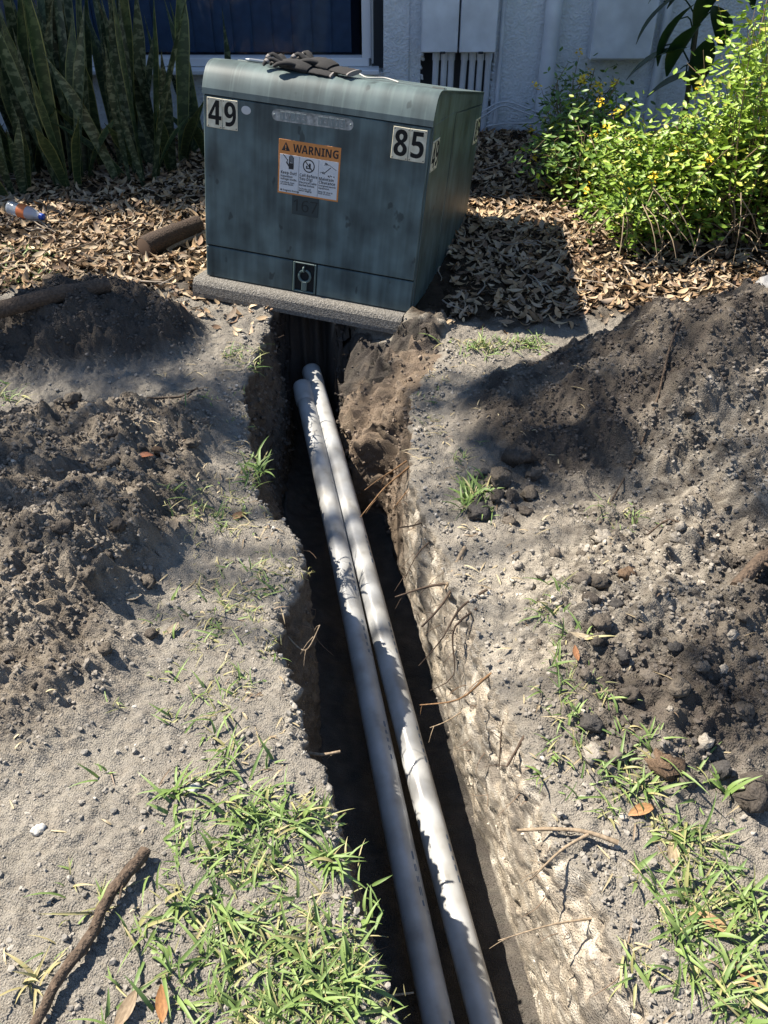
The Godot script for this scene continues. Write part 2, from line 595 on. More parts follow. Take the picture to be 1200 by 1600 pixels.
# ------------------------------------------------------------------ loose soil
func scatter_soil() -> void:
	var lumps := []
	for i in 6:
		lumps.append(lump_mesh(40 + i, 0.46, 10, 7))
	var mats := []
	for c in [Color(0.12, 0.105, 0.09), Color(0.17, 0.148, 0.122), Color(0.24, 0.21, 0.175), Color(0.42, 0.385, 0.33), Color(0.20, 0.14, 0.095), Color(0.10, 0.095, 0.09)]:
		var m := mat(lin(c.r, c.g, c.b), 0.97)
		m.metallic_specular = 0.25
		m.albedo_texture = noise_tex(256, 0.05, 31 + mats.size(), 4, Color(0.62, 0.61, 0.6), Color(1, 1, 1))
		m.normal_enabled = true
		m.normal_texture = normal_tex(256, 0.06, 51 + mats.size(), 4, 7.0)
		triplanar(m, 9.0)
		mats.append(m)
	# clods one can pick out: x, z, radius, tone
	var named := [[0.40, -2.12, 0.040, 0], [0.345, -2.03, 0.034, 1], [0.275, -1.91, 0.032, 5], [0.37, -1.96, 0.022, 0], [0.43, -1.985, 0.024, 1], [0.33, -1.95, 0.020, 0],
		[0.45, -2.06, 0.020, 1], [0.31, -2.10, 0.018, 2], [0.36, -1.87, 0.019, 1], [0.41, -1.90, 0.017, 0], [0.455, -1.155, 0.023, 5], [0.497, -1.078, 0.020, 2], [0.588, -1.049, 0.032, 4],
		[0.448, -1.085, 0.022, 3], [0.533, -1.538, 0.024, 1], [0.611, -1.561, 0.021, 4], [0.512, -1.387, 0.024, 1], [0.46, -1.584, 0.020, 3], [0.593, -1.243, 0.019, 2],
		[0.635, -1.181, 0.020, 1], [0.549, -1.308, 0.018, 5], [0.681, -1.097, 0.018, 3], [0.767, -0.989, 0.040, 0], [0.493, -1.538, 0.019, 2], [0.588, -1.732, 0.026, 3],
		[0.56, -1.45, 0.020, 5], [0.60, -1.36, 0.017, 2], [0.66, -1.30, 0.018, 5], [0.50, -1.46, 0.018, 0], [0.70, -1.24, 0.016, 2], [0.54, -1.20, 0.022, 0], [0.63, -1.02, 0.020, 1],
		[0.71, -1.05, 0.022, 5], [0.78, -1.16, 0.020, 1], [0.42, -1.64, 0.017, 3], [0.38, -1.60, 0.014, 3], [0.36, -1.68, 0.013, 3], [0.46, -1.70, 0.015, 2], [0.40, -1.52, 0.014, 2],
		[-0.70, -1.72, 0.022, 0], [-0.62, -1.62, 0.018, 1], [-0.74, -1.55, 0.020, 1], [-0.82, -1.66, 0.022, 0], [-0.60, -2.2, 0.016, 1], [-0.68, -2.12, 0.016, 4], [-0.82, -2.15, 0.020, 1],
		[-0.58, -1.45, 0.014, 0], [-0.66, -1.36, 0.016, 1], [-0.90, -2.42, 0.022, 4], [-1.0, -2.36, 0.022, 1]]
	for q in named:
		var o := obj("soil_clod", lumps[rng.randi() % 6], mats[q[3]], ground)
		var r: float = q[2]
		o.transform = spin(Vector3(q[0], ground_y(q[0], q[1]) + r * 0.35, q[1]), rng.randf() * TAU, rng.randf_range(-0.4, 0.4), rng.randf_range(-0.4, 0.4), Vector3(r * rng.randf_range(0.95, 1.3), r * 0.95, r))
	var more := 0
	while more < 210:
		var x := rng.randf_range(-1.5, 1.5)
		var z := rng.randf_range(-3.1, -0.7)
		var w := (heap_right(x, z) + heap_left(x, z)) * 5.0
		w += 2.0 * bump(x, z, 0.58, -1.30, 0.30, 0.35) + 1.5 * bump(x, z, 0.38, -1.98, 0.2, 0.2)
		if in_trench(x, z, 0.02) or rng.randf() > w * 0.8:
			continue
		more += 1
		var r := 0.006 + 0.012 * pow(rng.randf(), 2.2)
		var tone := rng.randi() % 3
		if x > 0.0 and bump(x, z, 0.55, -1.55, 0.45, 0.6) > 0.1 and rng.randf() < 0.4:
			tone = 3
		var o := obj("soil_clod", lumps[rng.randi() % 6], mats[tone], ground)
		o.transform = spin(Vector3(x, ground_y(x, z) + r * 0.3, z), rng.randf() * TAU, rng.randf_range(-0.5, 0.5), rng.randf_range(-0.5, 0.5), Vector3(r * rng.randf_range(0.9, 1.35), r, r))
	# crumbs nobody could count
	var xfs := [[], [], []]
	var cols := [[], [], []]
	var small := [lump_mesh(71, 0.5, 6, 4, true), lump_mesh(72, 0.5, 6, 4, true), lump_mesh(73, 0.55, 5, 4, true)]
	var tries := 0
	var got := 0
	while got < 42000 and tries < 400000:
		tries += 1
		var x := rng.randf_range(-1.7, 1.7)
		var z := -0.45 - 3.0 * pow(rng.randf(), 1.25)
		var h := heap_right(x, z) + heap_left(x, z)
		var w := clampf(h * 7.0, 0.0, 1.0)
		var near_l := absf(x - left_lip(z))
		var near_r := absf(x - right_lip(z))
		w = maxf(w, 0.55 * maxf(exp(-near_l / 0.06), exp(-near_r / 0.14)))
		w = maxf(w, 0.10)
		w *= smoothstep(-0.5, 0.3, n_a.get_noise_2d(x * 1.7, z * 1.7 + 4.0))
		if rng.randf() > w or in_trench(x, z, 0.004):
			continue
		got += 1
		var r := 0.0016 + 0.0052 * pow(rng.randf(), 2.6)
		var y := ground_y(x, z)
		var k := rng.randi() % 3
		var c := soil(x, y, z, 0)
		var t := rng.randf_range(0.6, 0.9)
		if rng.randf() < 0.012:
			t = 1.5
		xfs[k].append(spin(Vector3(x, y + r * 0.3, z), rng.randf() * TAU, rng.randf_range(-0.6, 0.6), 0.0, Vector3(r * rng.randf_range(0.9, 1.5), r, r)))
		cols[k].append(Color(c.r * t, c.g * t, c.b * t))
	# grains and small lumps clinging to the cut faces
	for i in 9000:
		var q: Array = wall_pts[rng.randi() % wall_pts.size()]
		var c: Color = q[1]
		var r := 0.0008 + 0.0030 * pow(rng.randf(), 3.0)
		if q[0].z < -2.4:
			r *= 2.6
		elif q[2] == 3 and rng.randf() < 0.75:
			continue
		var t := rng.randf_range(0.6, 0.88)
		var k := rng.randi() % 3
		xfs[k].append(spin(q[0] + Vector3(rng.randfn(), rng.randfn(), rng.randfn()) * 0.003, rng.randf() * TAU, rng.randf() * TAU, 0.0, Vector3(r * rng.randf_range(0.9, 1.6), r, r)))
		cols[k].append(Color(c.r * t, c.g * t, c.b * t))
	var cm := mat(Color.WHITE, 0.97)
	cm.metallic_specular = 0.25
	cm.vertex_color_use_as_albedo = true
	var holder := Node3D.new()
	holder.name = "soil_crumbs"
	add_child(holder)
	tag(holder, "loose crumbs of soil strewn over both banks", "", "", "stuff")
	for k in 3:
		copies("crumbs", small[k], cm, xfs[k], cols[k], holder)

# ------------------------------------------------------------------ leaf litter
func leaf_mesh(len: float, wid: float, curl: float, fold: float, seg := 4) -> ArrayMesh:
	var st := st_new()
	st.set_smooth_group(1)
	var row := []
	for i in seg + 1:
		var t := float(i) / seg
		var wv := wid * 0.5 * pow(sin(PI * clampf(t * 0.96 + 0.02, 0.0, 1.0)), 0.8)
		var y := curl * (t - 0.5) * (t - 0.5) * 4.0 * len
		var x := (t - 0.5) * len
		row.append([Vector3(x, y + fold * wv, -wv), Vector3(x, y, 0), Vector3(x, y + fold * wv, wv), t])
	for i in seg:
		for s in 2:
			quad_uv(st, [row[i][s], row[i][s + 1], row[i + 1][s + 1], row[i + 1][s]], [Vector2(row[i][3], s * 0.5), Vector2(row[i][3], s * 0.5 + 0.5), Vector2(row[i + 1][3], s * 0.5 + 0.5), Vector2(row[i + 1][3], s * 0.5)])
	return done(st)

func build_litter() -> void:
	var lm := [leaf_mesh(0.058, 0.021, 0.14, 0.35), leaf_mesh(0.048, 0.018, -0.16, 0.6), leaf_mesh(0.068, 0.021, 0.20, -0.45), leaf_mesh(0.042, 0.020, 0.08, 0.25)]
	var tones := [Color(0.35, 0.235, 0.125), Color(0.27, 0.172, 0.090), Color(0.44, 0.32, 0.19), Color(0.19, 0.118, 0.068), Color(0.36, 0.27, 0.18), Color(0.29, 0.225, 0.16), Color(0.47, 0.37, 0.24)]
	var mats := []
	for c in tones:
		var m := mat(lin(c.r, c.g, c.b), 0.75)
		m.albedo_texture = noise_tex(128, 0.03, 90 + mats.size(), 3, Color(0.7, 0.68, 0.66), Color(1, 1, 1))
		mats.append(m)
	var vm := mat(Color.WHITE, 0.75)
	vm.vertex_color_use_as_albedo = true
	var litter := Node3D.new()
	litter.name = "leaf_litter"
	add_child(litter)
	tag(litter, "carpet of dry brown fallen leaves round the cabinet and under the shrubs", "", "", "structure")
	var xfs := [[], [], [], []]
	var cols := [[], [], [], []]
	var parts := 0
	var tries := 0
	var total := 0
	while total < 21000 and tries < 200000:
		tries += 1
		var x := rng.randf_range(-2.9, 2.7)
		var z := rng.randf_range(-5.7, -2.95)
		var w := mulch_at(x, z)
		if heap_right(x, z) > 0.05 or heap_left(x, z) > 0.06:
			w *= 0.12
		if w < 0.9:
			w *= 0.55
		if x > -0.95 and x < -0.40 and z > -3.5:
			w = maxf(w, 0.30 * smoothstep(-3.02, -3.2, z))
		if x > -0.75 and x < 0.3 and z < -3.35 and z > -4.2:
			continue
		if rng.randf() > w or in_trench(x, z, 0.0):
			continue
		total += 1
		var y := ground_y(x, z) + 0.006 + 0.022 * rng.randf() * w
		var s := rng.randf_range(0.45, 1.3)
		var xf := spin(Vector3(x, y, z), rng.randf() * TAU, rng.randf_range(-0.7, 0.7), rng.randf_range(-0.6, 0.6), Vector3(s, s, s * rng.randf_range(0.7, 1.2)))
		var k := rng.randi() % 4
		if parts < 300 and absf(x) < 1.5 and z > -3.75 and rng.randf() < 0.35:
			parts += 1
			obj("leaf", lm[k], mats[rng.randi() % mats.size()], litter).transform = xf
		else:
			var c: Color = tones[rng.randi() % tones.size()]
			var t := rng.randf_range(0.7, 1.2)
			xfs[k].append(xf)
			cols[k].append(Color(c.r * t, c.g * t, c.b * t))
	for k in 4:
		copies("leaf_carpet", lm[k], vm, xfs[k], cols[k], litter)
	var tw := []
	var tc := []
	for i in 420:
		var x := rng.randf_range(-2.4, 2.4)
		var z := rng.randf_range(-5.5, -3.2)
		if mulch_at(x, z) < 0.7 or in_trench(x, z):
			continue
		tw.append(spin(Vector3(x, ground_y(x, z) + 0.024, z), rng.randf() * TAU, rng.randf_range(-0.15, 0.15), rng.randf_range(-0.1, 0.1), Vector3(rng.randf_range(0.4, 1.3), 1, 1)))
		tc.append(Color(0.22, 0.17, 0.12).lerp(Color(0.36, 0.31, 0.25), rng.randf()))
	copies("twigs", branchy([Vector3(-0.09, 0, 0), Vector3(-0.02, 0.006, 0.01), Vector3(0.04, 0.0, -0.006), Vector3(0.09, 0.004, 0)], 0.0035, 0.0015, 8, 0.2, 1), vm, tw, tc, litter)
	# single leaves on the sand
	var big := [leaf_mesh(0.055, 0.020, 0.10, 0.3, 6), leaf_mesh(0.06, 0.024, -0.08, 0.4, 6)]
	var singles := [
		[-0.425, -1.918, 1.0, 0.5, Color(0.30, 0.17, 0.08), "orange brown dry leaf on the sand left of the trench, beside a straw tuft"],
		[-0.707, -2.054, 0.9, 0.1, Color(0.34, 0.12, 0.05), "small rust red leaf lying below the crumbly left heap"],
		[-0.643, -2.063, 1.3, 2.4, Color(0.22, 0.20, 0.17), "curled grey leaf beside the small rust red leaf"],
		[-0.58, -1.80, 1.0, 1.5, Color(0.26, 0.21, 0.15), "single tan leaf standing on edge on the left sand"],
		[-0.647, -1.563, 0.9, 0.2, Color(0.40, 0.34, 0.25), "pale tan leaf at the foot of the left heap"],
		[-0.381, -0.597, 1.1, 1.8, Color(0.42, 0.20, 0.07), "orange leaf at the bottom edge beside the left grass"],
		[-0.439, -0.587, 1.2, 1.2, Color(0.36, 0.27, 0.17), "tan leaf at the bottom edge near the dark branch"],
		[0.525, -0.961, 1.0, 0.3, Color(0.44, 0.24, 0.10), "orange leaf among the right grass below the brown clod"],
		[0.567, -0.871, 1.0, 1.4, Color(0.45, 0.36, 0.22), "yellowish tan leaf in the right grass beside the pale root"],
		[0.604, -0.739, 1.3, 2.7, Color(0.50, 0.33, 0.17), "large tan leaf lying across the right grass near the lower edge"],
		[0.633, -0.644, 1.0, 2.2, Color(0.40, 0.22, 0.10), "brown leaf in the lower right corner of the grass"],
		[0.463, -1.359, 1.1, 2.9, Color(0.50, 0.42, 0.29), "pale cream leaf on the right bank beside grass and grey clods"],
		[0.44, -1.31, 0.8, 1.6, Color(0.38, 0.18, 0.08), "russet leaf on the right bank just below the pale cream leaf"],
		[-0.529, -1.463, 0.9, 0.9, Color(0.33, 0.27, 0.19), "dull tan leaf in the straw coloured grass on the left"]]
	for q in singles:
		var m2 := mat(lin(q[4].r, q[4].g, q[4].b), 0.7)
		m2.albedo_texture = mats[0].albedo_texture
		var o := obj("fallen_leaf", big[rng.randi() % 2], m2)
		o.transform = spin(Vector3(q[0], ground_y(q[0], q[1]) + 0.010, q[1]), q[3], 0.15, 0.1, Vector3.ONE * float(q[2]))
		tag(o, q[5], "leaf", "single leaves on the soil")

# ------------------------------------------------------------------ grass
func blade_mesh(len: float, wid: float, bend: float, tilt: float) -> ArrayMesh:
	var st := st_new()
	st.set_smooth_group(1)
	var seg := 5
	var p := Vector3.ZERO
	var a := tilt
	var row := []
	for i in seg + 1:
		var t := float(i) / seg
		var w := wid * 0.5 * (1.0 - pow(t, 2.2)) * (0.6 + 0.4 * minf(t * 4.0, 1.0))
		row.append([p + Vector3(0, 0.15 * w, -w), p + Vector3(0, -0.25 * w, 0), p + Vector3(0, 0.15 * w, w)])
		a += bend / seg
		p += Vector3(sin(a), cos(a), 0) * len / seg
	for i in seg:
		for s in 2:
			if i == seg - 1:
				tri(st, row[i][s], row[i][s + 1], row[i + 1][1])
			else:
				quad(st, row[i][s], row[i][s + 1], row[i + 1][s + 1], row[i + 1][s])
	return done(st)

func green(dry: float) -> Color:
	var g := Color(0.105, 0.175, 0.045).lerp(Color(0.21, 0.29, 0.085), rng.randf())
	if rng.randf() < dry:
		g = Color(0.36, 0.31, 0.15).lerp(Color(0.25, 0.26, 0.10), rng.randf())
	return g

func build_grass() -> void:
	var bl := [blade_mesh(0.080, 0.0086, 0.8, 0.45), blade_mesh(0.062, 0.0098, 1.3, 0.3), blade_mesh(0.100, 0.0072, 1.1, 0.6), blade_mesh(0.045, 0.0075, 0.5, 0.9)]
	var straw := [blade_mesh(0.06, 0.0046, 1.0, 0.6), blade_mesh(0.075, 0.0040, 0.5, 1.0), blade_mesh(0.045, 0.0050, 1.4, 0.3)]
	var gm := mat(Color.WHITE, 0.55)
	gm.vertex_color_use_as_albedo = true
	gm.backlight_enabled = true
	gm.backlight = lin(0.10, 0.14, 0.03)
	# patches: centre x, z, spread x, spread z, tufts, dryness, scale
	var patches := [
		["left", -0.25, -0.72, 0.24, 0.14, 100, 0.25, 1.0], ["left", -0.12, -0.62, 0.11, 0.11, 80, 0.2, 1.0], ["left", -0.24, -0.58, 0.16, 0.08, 40, 0.2, 1.0], ["left", -0.30, -0.95, 0.16, 0.12, 46, 0.12, 1.0], ["left", -0.38, -1.10, 0.10, 0.12, 13, 0.15, 0.9], ["left", -0.22, -0.90, 0.12, 0.10, 32, 0.15, 0.9],
		["left", -0.42, -1.35, 0.16, 0.16, 34, 0.5, 0.75], ["left", -0.40, -1.60, 0.14, 0.16, 48, 0.7, 0.7], ["left", -0.48, -1.93, 0.12, 0.12, 48, 0.85, 0.7], ["left", -0.45, -2.48, 0.14, 0.16, 12, 0.45, 0.7], ["left", -0.50, -2.83, 0.10, 0.10, 26, 0.45, 0.8],
		["left", -0.39, -2.12, 0.05, 0.12, 10, 0.1, 1.0], ["left", -0.30, -1.72, 0.08, 0.12, 12, 0.6, 0.7],
		["right", 0.42, -1.28, 0.07, 0.16, 26, 0.35, 0.85], ["right", 0.41, -1.47, 0.05, 0.07, 12, 0.3, 0.8], ["right", 0.46, -1.08, 0.09, 0.10, 18, 0.35, 0.8], ["right", 0.53, -1.02, 0.08, 0.07, 16, 0.15, 1.0], ["right", 0.60, -0.93, 0.11, 0.08, 26, 0.3, 0.95],
		["right", 0.64, -0.80, 0.12, 0.09, 46, 0.15, 1.0], ["right", 0.56, -0.74, 0.07, 0.10, 22, 0.15, 1.05], ["right", 0.60, -0.63, 0.12, 0.09, 36, 0.15, 1.0], ["right", 0.27, -1.98, 0.06, 0.08, 14, 0.1, 1.1], ["right", 0.25, -2.18, 0.06, 0.12, 10, 0.5, 0.7],
		["right", 0.66, -1.84, 0.07, 0.06, 14, 0.25, 0.8], ["right", 0.40, -2.92, 0.10, 0.07, 40, 0.35, 0.85], ["right", 0.55, -2.96, 0.06, 0.05, 20, 0.1, 0.85], ["right", 0.17, -2.45, 0.04, 0.2, 10, 0.75, 0.7],
		["mulch", -1.62, -3.80, 0.12, 0.10, 24, 0.3, 0.9], ["mulch", -1.55, -3.55, 0.18, 0.08, 30, 0.35, 0.8], ["mulch", -1.32, -2.57, 0.05, 0.06, 9, 0.2, 0.9]]
	var xf := {"left": [[], [], [], [], [], [], []], "right": [[], [], [], [], [], [], []], "mulch": [[], [], [], [], [], [], []]}
	var cs := {"left": [[], [], [], [], [], [], []], "right": [[], [], [], [], [], [], []], "mulch": [[], [], [], [], [], [], []]}
	for p in patches:
		for i in p[5]:
			var x: float = p[1] + rng.randfn() * p[3] * 0.55
			var z: float = p[2] + rng.randfn() * p[4] * 0.55
			if in_trench(x, z, -0.012):
				continue
			var y := ground_y(x, z) - 0.004
			var dryt: bool = rng.randf() < p[6]
			for b in rng.randi_range(4, 9):
				var k := rng.randi() % 4
				if rng.randf() < (0.75 if dryt else 0.22):
					k = 4 + rng.randi() % 3
				var s: float = p[7] * rng.randf_range(0.4, 1.3) * 0.88
				xf[p[0]][k].append(spin(Vector3(x + rng.randfn() * 0.012, y, z + rng.randfn() * 0.012), rng.randf() * TAU, rng.randf_range(-0.5, 0.5), 0.0 if rng.randf() < 0.4 else rng.randf_range(-1.1, 0.5), Vector3(s, s, s * rng.randf_range(0.7, 1.15))))
				cs[p[0]][k].append(green(0.9 if k > 3 else 0.06 + p[6] * 0.3))
	for side in [["left", "left_bank_grass", "sparse green and straw coloured grass along the left trench bank"], ["right", "right_bank_grass", "broken turf of green blades along the right trench bank"], ["mulch", "mulch_grass", "thin grass growing through the leaf litter at the left"]]:
		var holder := Node3D.new()
		holder.name = "grass" if side[0] == "left" else ("turf" if side[0] == "right" else "litter_grass")
		add_child(holder)
		tag(holder, side[2], "", "", "stuff")
		for k in 7:
			if xf[side[0]][k].size() > 0:
				copies("blades", bl[k] if k < 4 else straw[k - 4], gm, xf[side[0]][k], cs[side[0]][k], holder)
	# straw bits and dead blades lying on the soil
	var bits := [[], [], []]
	var bc := [[], [], []]
	for i in 5200:
		var x := rng.randf_range(-0.85, 0.85)
		var z := -0.5 - 2.5 * rng.randf()
		var near := minf(absf(x - left_lip(z)), absf(x - right_lip(z)))
		if rng.randf() > 0.06 + 0.75 * exp(-near / 0.16) or in_trench(x, z, 0.01):
			continue
		if rng.randf() > smoothstep(-0.35, 0.35, n_a.get_noise_2d(x + 9.0, z)):
			continue
		var k := rng.randi() % 3
		var sc := rng.randf_range(0.3, 0.95)
		bits[k].append(spin(Vector3(x, ground_y(x, z) + 0.002, z), rng.randf() * TAU, rng.randf_range(-0.2, 0.2), -0.42 + rng.randf_range(-0.15, 0.15), Vector3(sc, sc, 0.95)))
		bc[k].append(Color(0.48, 0.40, 0.24).lerp(Color(0.15, 0.10, 0.065), pow(rng.randf(), 1.3)))
	var bh := Node3D.new()
	bh.name = "straw_bits"
	add_child(bh)
	tag(bh, "dead grass bits and straw strewn along the trench banks", "", "", "stuff")
	for k in 3:
		copies("straw", straw[k], gm, bits[k], bc[k], bh)
	# tufts that stand alone
	var tufts := [[-0.105, -0.86, 0.85, 30, "grass tuft with hanging roots on the very lip of the left bank"], [0.255, -1.985, 1.1, 22, "green grass tuft beside the dark clods on the right bank"], [-0.385, -2.13, 1.0, 14, "small grass tuft on the left lip opposite the orange roots"],
		[-0.60, -1.055, 0.75, 6, "lone green weed with two leaves on the bare left sand"], [-0.62, -0.635, 0.8, 16, "dried yellow grass tuft at the lower left corner"], [0.715, -1.01, 1.0, 12, "dark green tuft on the right spoil beside the brown clod"], [-0.43, -1.02, 1.0, 12, "dark green tuft standing alone left of the grass strip"]]
	for q in tufts:
		var st := st_new()
		for b in q[3]:
			var s: float = q[2] * rng.randf_range(0.7, 1.2)
			st.append_from(bl[rng.randi() % 4], 0, spin(Vector3(rng.randfn() * 0.009, 0, rng.randfn() * 0.009), rng.randf() * TAU, rng.randf_range(-0.3, 0.3), rng.randf_range(-0.4, 0.3), Vector3(s, s, s)))
		var m := mat(lin(0.15, 0.23, 0.06) if not q[4].begins_with("dried") else lin(0.36, 0.31, 0.15), 0.55)
		m.backlight_enabled = true
		m.backlight = lin(0.10, 0.14, 0.03)
		var o := obj("grass_tuft", st.commit(), m)
		o.position = Vector3(q[0], ground_y(q[0], q[1]) - 0.004, q[1])
		tag(o, q[4], "grass tuft", "single grass tufts")

# ------------------------------------------------------------------ conduits, roots, sticks
func build_conduits() -> void:
	var pm := mat(lin(0.47, 0.49, 0.505), 0.40)
	pm.albedo_texture = noise_tex(512, 0.012, 12, 6, Color(0.66, 0.63, 0.58), Color(1, 1, 1), FastNoiseLite.TYPE_SIMPLEX_SMOOTH, 0.32)
	pm.roughness_texture = noise_tex(256, 0.03, 13, 3, Color(0.6, 0.6, 0.6), Color(1, 1, 1))
	triplanar(pm, 1.3, false)
	var ink := mat(lin(0.05, 0.09, 0.16), 0.7)
	var hole_shade := mat(lin(0.06, 0.065, 0.07), 0.8)
	var list := [[Vector3(-0.337, -0.270, -3.07), Vector3(0.130, -0.492, -0.735), "left grey plastic conduit in the trench, nearer the dark bank"], [Vector3(-0.308, -0.270, -3.20), Vector3(0.235, -0.492, -0.735), "right grey plastic conduit in the trench, reaching further under the pad"]]
	for q in list:
		var a: Vector3 = q[0]
		var dirv: Vector3 = (q[1] - q[0]).normalized()
		var ln := 4.3
		var z := -dirv
		var x := Vector3.UP.cross(z).normalized()
		var xf := Transform3D(Basis(x, z.cross(x), z), a)
		var t := thing("conduit", q[2], "conduit", xf, "conduits in the trench")
		var r := 0.0355
		var path := []
		for i in 40:
			var s := ln * i / 39.0
			path.append(Vector3(0.006 * sin(s * 1.9 + a.x * 9.0), -0.012 * sin(PI * minf(s / 2.6, 1.0)), -s))
		var st := st_new()
		tube(st, path, taper(r, r, 40), 40)
		obj("pipe", done(st), pm, t)
		# bell socket at the far end: open collar with a shoulder
		var b := lathe([[r - 0.006, -0.03], [r - 0.004, 0.035], [r + 0.0035, 0.037], [r + 0.0045, 0.034], [r + 0.0045, -0.062], [r + 0.003, -0.072], [r + 0.0002, -0.085]], 40)
		var o := obj("socket", b, pm, t)
		o.rotation.x = PI / 2
		o.position = Vector3(0, 0, -0.02)
		var bore_disc := obj("bore_disc", lathe([[0.0005, 0.0], [r - 0.0045, 0.001]], 32), hole_shade, t)  # dark disc closing the pipe end, shade of the hollow put into its colour
		bore_disc.rotation.x = PI / 2
		bore_disc.position = Vector3(0, 0, 0.006)
		# faded printed line along the pipe
		var s0 := 1.0
		while s0 < 3.6:
			for piece in 5:
				var stp := st_new()
				var a0 := 2.15 if q[0].x < -0.33 else 2.3
				var l := rng.randf_range(0.010, 0.022)
				for k in 2:
					var r2 := r + 0.0004
					var u0 := a0 + 0.11 * k + rng.randf_range(-0.02, 0.02)
					var u1 := u0 + 0.07
					var off := Vector3(0.006 * sin(s0 * 1.9 + a.x * 9.0), -0.012 * sin(PI * minf(s0 / 2.6, 1.0)), 0)
					quad(stp, off + Vector3(cos(u0) * r2, sin(u0) * r2, -s0), off + Vector3(cos(u1) * r2, sin(u1) * r2, -s0), off + Vector3(cos(u1) * r2, sin(u1) * r2, -s0 - l), off + Vector3(cos(u0) * r2, sin(u0) * r2, -s0 - l))
				obj("print_mark", done(stp), ink, t)
				s0 += l + 0.012
			s0 += rng.randf_range(0.10, 0.25)

func branchy(pts: Array, r0: float, r1: float, n: int, wob: float, sd: int) -> ArrayMesh:
	return tube_mesh(smooth_path(pts, n), taper(r0, r1, n), 7, 1.0, wob, sd)

